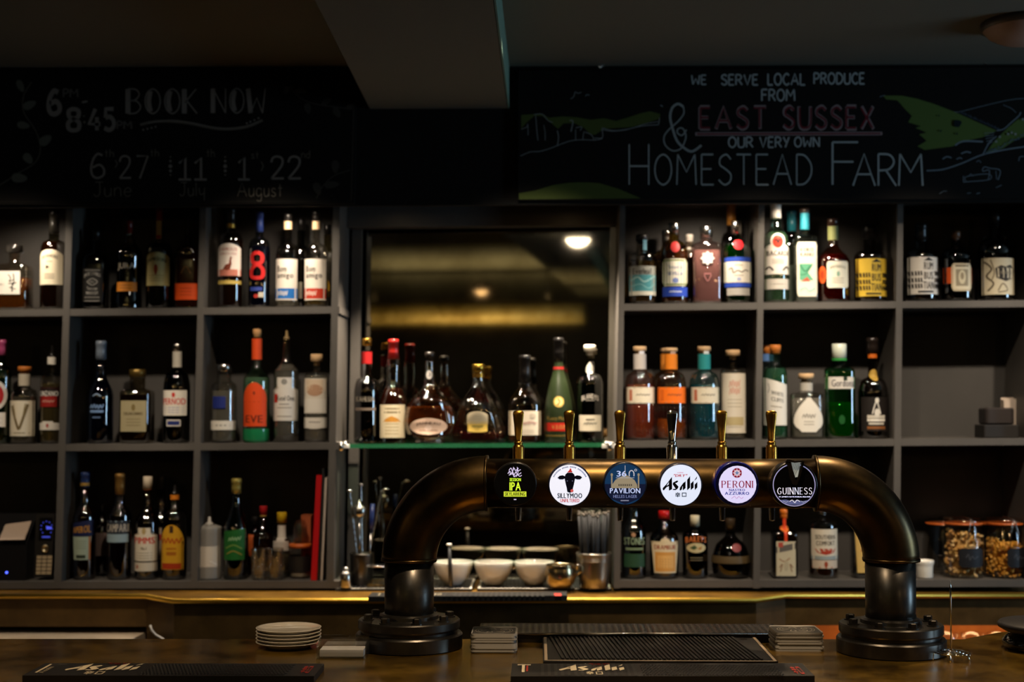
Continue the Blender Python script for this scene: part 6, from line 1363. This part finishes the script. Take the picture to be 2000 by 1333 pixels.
t = board('left chalkboard with BOOK NOW dates and leafy vines above the shelves', [(-200, 134), (696, 134), (692, 398), (-200, 400)])
H1, H2, LF = '868179', '6e695f', '62645a'
chalk_mesh([('W', '6', 95, 117, 177, 223, 'pen', .22, H1), ('W', 'PM', 124, 152, 174, 190, 'pen', .2, '66625c'), ('Z', [(160, 200), (171, 198)], 4, H1), ('W', '8', 132, 156, 213, 255, 'pen', .2, H1), ('D', 164, 227, 2, H2), ('D', 165, 239, 2.5, H2),
  ('W', '4', 174, 196, 213, 255, 'pen', .2, H1), ('W', '5', 204, 222, 213, 254, 'pen', .22, H1), ('W', 'PM', 229, 257, 237, 252, 'pen', .2, '66625c'),
  ('W', 'BOOK', 250, 384, 174, 222, 'stem', .062, H1), ('W', 'NOW', 416, 518, 173, 221, 'stem', .06, H1),
  ('S', [(274, 244), (300, 238), (330, 237), (370, 241), (420, 251), (455, 252), (485, 247), (513, 235)], 5, H2), ('S', [(290, 241), (330, 235), (370, 239), (420, 249), (455, 250), (485, 245), (505, 237)], 1.5, H1)]
  + [('D', x, y, 2, H1) for x, y in ((280, 254), (288, 252), (296, 250), (304, 248), (482, 241), (489, 238), (497, 235), (505, 231))]
  + [('W', '6', 178, 204, 300, 348, 'pen', .09, H1), ('W', 'th', 205, 222, 292, 307, 'pen', .1, H2), ('S', [(225, 313), (229, 320), (225, 328)], 2, H2), ('W', '27', 233, 289, 305, 349, 'pen', .09, H1, .3), ('W', 'th', 294, 310, 291, 306, 'pen', .1, H2),
  ('W', '11', 349, 403, 308, 351, 'pen', .1, H1, .16), ('W', 'th', 404, 419, 291, 307, 'pen', .1, H2), ('W', '1', 465, 487, 307, 351, 'pen', .1, H1), ('W', 'st', 491, 505, 295, 310, 'pen', .1, H2), ('S', [(510, 316), (514, 325), (510, 334)], 2, H2), ('W', '22', 529, 587, 306, 350, 'pen', .1, H1, .2), ('W', 'nd', 589, 605, 294, 309, 'pen', .1, H2),
  ('W', 'June', 183, 256, 356, 384, 'pen', .06, H2), ('W', 'July', 351, 400, 357, 383, 'pen', .07, H2), ('W', 'August', 464, 551, 357, 384, 'pen', .06, H2)]
  + [('D', x, y, r, H1) for x in (333, 440) for y, r in ((307, 1.5), (315, 2.4), (325, 3.8), (334, 2.8), (342, 1.6))]).build('lettering', t, world=True)
chalk_mesh([('S', [(62, 160), (46, 188), (47, 220), (70, 256), (79, 290), (68, 318), (30, 342), (0, 361), (-40, 380)], 2, '5c5a50'), ('S', [(567, 165), (574, 180), (595, 196), (625, 205), (655, 209), (688, 214)], 1.6, '4c4a44'), ('S', [(618, 388), (632, 362), (655, 342), (684, 333)], 1.6, '4c4a44'),
  ('Z', [(691, 208), (686, 393)], 1.6, '4a4640'), ('Z', [(-60, 394), (686, 393)], 1.0, '2e2c28')]
  + [('F', x, y, l, w_, a, LF) for x, y, l, w_, a in ((40, 168, 26, 13, 65), (58, 205, 28, 16, -25), (46, 245, 26, 14, 10), (89, 274, 28, 18, -35), (55, 310, 24, 16, 50), (38, 348, 32, 18, 5))]
  + [('F', x, y, l, w_, a, '403e38') for x, y, l, w_, a in ((560, 176, 18, 12, 110), (588, 178, 24, 11, 5), (601, 212, 22, 13, 80), (638, 198, 24, 11, -30), (658, 220, 22, 13, 60), (684, 208, 16, 10, -30), (655, 326, 26, 15, 90), (648, 361, 30, 14, -5), (620, 369, 26, 15, 70))]).build('vine_drawing', t, world=True)

t = board('right chalkboard about local produce and a farm, with green hills', [(1013, 138), (2230, 130), (2230, 388), (1012, 391)])
LT1, LT2, WL = 'a8aeac', '969c9a', '8f9494'
its = [('W', 'WE', 1351, 1379, 147, 165, 'pen', .17, LT1), ('W', 'SERVE', 1409, 1480, 146, 166, 'pen', .17, LT1), ('W', 'LOCAL', 1500, 1572, 144, 166, 'pen', .17, LT1), ('W', 'PRODUCE', 1590, 1688, 143, 164, 'pen', .17, LT1), ('W', 'FROM', 1488, 1552, 175, 197, 'pen', .16, LT1),
  ('W', 'OUR', 1423, 1470, 268, 288, 'pen', .16, LT1), ('W', 'VERY', 1484, 1541, 268, 288, 'pen', .16, LT1), ('W', 'OWN', 1552, 1600, 268, 287, 'pen', .16, LT1),
  ('W', 'H', 1229, 1267, 282, 361, 'pen', .042, LT1), ('W', 'OMESTEAD', 1279, 1585, 302, 361, 'pen', .055, LT1, .24), ('W', 'F', 1626, 1674, 278, 361, 'pen', .042, LT1), ('W', 'ARM', 1666, 1802, 301, 363, 'pen', .058, LT1, .12)]
amp = [(1960, 700), (1910, 745), (1870, 720), (1790, 640), (1740, 500), (1715, 380), (1740, 280), (1800, 240), (1858, 270), (1862, 345), (1800, 430), (1700, 520), (1648, 600), (1665, 690), (1745, 748), (1830, 725), (1872, 650), (1885, 580), (1850, 505), (1800, 512), (1795, 555), (1845, 580), (1892, 520)]
amp = [(x / 5.553 + 1000, y / 5.553 + 160) for x, y in amp]
amp[0] = (1370, 284); amp[1] = (1352, 296)
for a_, b_ in ((0, 4), (4, 5), (5, 8)): chalk_mesh(its[a_:b_]).build('small_lettering', t, world=True)
chalk_mesh(its[8:]).build('large_lettering', t, world=True)
chalk_mesh([('S', amp[:9], 4.6, LT2), ('S', amp[8:], 2.6, LT2)]).build('ampersand', t, world=True)
RD = '6c2a30'
chalk_mesh([('W', 'EAST', 1367, 1496, 209, 252, 'pen', .165, '8a7c7c', .34), ('W', 'SUSSEX', 1530, 1706, 208, 252, 'pen', .165, '8a7c7c', .30), ('Z', [(1358, 262), (1723, 261)], 6.5, '968686'),
  ('W', 'EAST', 1368, 1495, 211, 250, 'pen', .10, RD, .34), ('W', 'SUSSEX', 1532, 1704, 210, 250, 'pen', .10, RD, .30), ('Z', [(1361, 262), (1720, 261)], 3.2, RD)]).build('red_lettering', t, world=True)
A3 = lambda P: [(x / 5.553 + 1000, y / 5.553 + 160) for x, y in P]
A4 = lambda P: [(x / 5.553 + 1680, y / 5.553 + 160) for x, y in P]
G1, G2 = '4e5a30', '566a38'
dr = [('P', A3([(100, 360), (240, 350), (330, 350), (400, 390), (550, 375), (700, 385), (850, 412), (1000, 395), (1130, 425), (1280, 380), (1400, 340), (1500, 320), (1610, 350), (1600, 400), (1450, 450), (1300, 490), (1000, 510), (900, 575), (850, 570), (780, 500), (680, 450), (560, 450), (500, 510), (450, 470), (400, 420), (330, 372), (240, 372), (160, 440), (100, 510)]), G1),
  ('HILL', ), ('P', A3([(75, 1210), (250, 1180), (450, 1120), (600, 1098), (700, 1090), (820, 1091), (950, 1100), (1150, 1160), (1400, 1265), (75, 1275)]), G1),
  ('P', A4([(250, 150), (450, 150), (620, 185), (800, 240), (1020, 325), (1300, 450), (1480, 530), (1330, 600), (1150, 640), (1000, 700), (700, 740), (620, 700), (720, 640), (640, 570), (720, 550), (600, 500), (660, 480), (520, 440), (560, 370), (480, 290), (430, 230), (400, 200), (280, 190)]), G2),
  ('P', A4([(1350, 790), (1450, 650), (1600, 500), (1720, 400), (1900, 380), (2400, 330), (2400, 480), (1900, 560), (1700, 620), (1550, 720)]), G2)]
for P, wd in (([(90, 805), (200, 760), (300, 755), (420, 720), (520, 680), (640, 640), (760, 628), (900, 632), (980, 615)], 1.2), ([(240, 355), (330, 352), (390, 420), (440, 440)], 1.2), ([(100, 515), (160, 490), (170, 460), (175, 580)], 1.2), ([(255, 370), (262, 430), (270, 540), (282, 635)], 1.2), ([(345, 470), (360, 560), (358, 635)], 1.0),
   ([(490, 530), (505, 600), (492, 690)], 1.4), ([(625, 420), (660, 430), (640, 540)], 1.8), ([(690, 520), (690, 630)], 1.2), ([(690, 500), (755, 490), (740, 530)], 1.2), ([(780, 540), (765, 630)], 1.2), ([(790, 545), (860, 575), (890, 630)], 1.2), ([(895, 610), (980, 605), (975, 510)], 1.4), ([(975, 500), (1100, 530), (1250, 515), (1400, 480), (1590, 465)], 1.3), ([(975, 520), (1100, 535), (1250, 520)], 1.2), ([(1590, 465), (1600, 390)], 1.3), ([(1320, 500), (1450, 455), (1600, 430)], 1.0),
   ([(635, 185), (670, 160), (685, 110), (715, 125), (755, 112)], 1.0), ([(795, 160), (810, 140), (842, 145)], 1.0), ([(1610, 255), (1635, 268)], 1.6)): dr.append(('S', A3(P), wd, WL))
for P, wd in (([(1020, 325), (1080, 325), (1300, 270), (1600, 200), (1777, 182), (2000, 190), (2300, 240)], .9), ([(1550, 250), (1640, 290), (1690, 335)], .8), ([(720, 965), (900, 950), (1100, 885), (1300, 800), (1500, 750), (1777, 705), (2300, 640)], 2.4), ([(210, 165), (270, 145)], 1.0),
   ([(1120, 1020), (1120, 1085), (1150, 1085), (1400, 1060), (1385, 1000), (1150, 1030), (1150, 1085)], 1.2), ([(1390, 1060), (1400, 960), (1330, 970), (1345, 925), (1420, 940), (1500, 950), (1520, 985), (1495, 1065)], 1.4), ([(1470, 965), (1480, 1060)], 1.0), ([(1180, 1020), (1200, 1000), (1225, 1025)], .9), ([(895, 838), (940, 812), (990, 825)], 2.2), ([(1045, 840), (1080, 825), (1105, 835)], 2.0), ([(1095, 780), (1150, 760), (1200, 770)], 2.4), ([(1260, 870), (1290, 855), (1310, 880)], 1.0),
   ([(1480, 530), (1560, 510), (1640, 440), (1720, 370), (1740, 330)], 2.0), ([(1330, 790), (1400, 660), (1480, 590)], 2.0), ([(860, 1215), (900, 1190), (940, 1185)], .8), ([(1160, 1210), (1200, 1205)], .8), ([(1470, 1150), (1535, 1120)], .8), ([(1260, 1215), (1300, 1205)], 1.2), ([(1720, 860), (1730, 815), (1777, 810)], 1.2), ([(1030, 690), (1120, 645), (1330, 650)], 3.0)): dr.append(('S', A4(P), wd, '76828a'))
rng = random.Random(5)
for k in range(70):
    u = k / 69; x = 1080 + 420 * u; y = 335 + 190 * u; h = rng.uniform(8, 34); dr.append(('Z', A4([(x, y), (x + rng.uniform(-6, 6), y - h)]), .7, '46505a'))
for k in range(60):
    u = k / 59; x = 1350 + 430 * u; y = 780 - 150 * u - 60 * u * u + rng.uniform(-25, 15); dr.append(('D',) + A4([(x, y)])[0] + (rng.uniform(.5, 1.4), '5a6a78'))
for x, y, r in ((1050, 455, 9), (1035, 440, 5), (1075, 445, 5), (850, 370, 2), (870, 535, 2.5), (1045, 565, 2.5)): dr.append(('D',) + A4([(x, y)])[0] + (r * .8, '1e2a2c'))
for k in range(5): dr.append(('Z', A4([(1340 + k * 8, 560 + k * 30), (1450 - k * 4, 555 + k * 24)]), 1.0, '76828a'))
for x, y in ((1600, 570), (1640, 555), (1680, 570), (1470, 650), (1760, 410), (1510, 600)): dr.append(('D',) + A4([(x, y)])[0] + (2.4, '8a8e8a'))
dr = [d for d in dr if d[0] != 'HILL']
hill = [dr[1]]; rest = [dr[0]] + dr[2:]
px_of = lambda d: d[1] if d[0] == 'D' else d[1][0][0]
chalk_mesh(hill).build('low_hill_drawing', t, world=True)
chalk_mesh([d for d in rest if px_of(d) < 1400]).build('cliff_drawing', t, world=True)
chalk_mesh([d for d in rest if px_of(d) >= 1400]).build('farm_drawing', t, world=True)
for px, py in ((1173, 128), (1924, 121)):
    p = unp(px, py, 3.948); m = MB(); m.tube([p + Vector((cos(q) * .006, -.004, sin(q) * .006)) for q in [pi * 1.7 * k / 10 - .4 for k in range(11)]], .0022, CHROME, 8); m.lathe([(.004, 0), (.004, .006)], STEEL, c=p + Vector((0, 0, .004)), seg=12); m.build('hook', t, world=True)
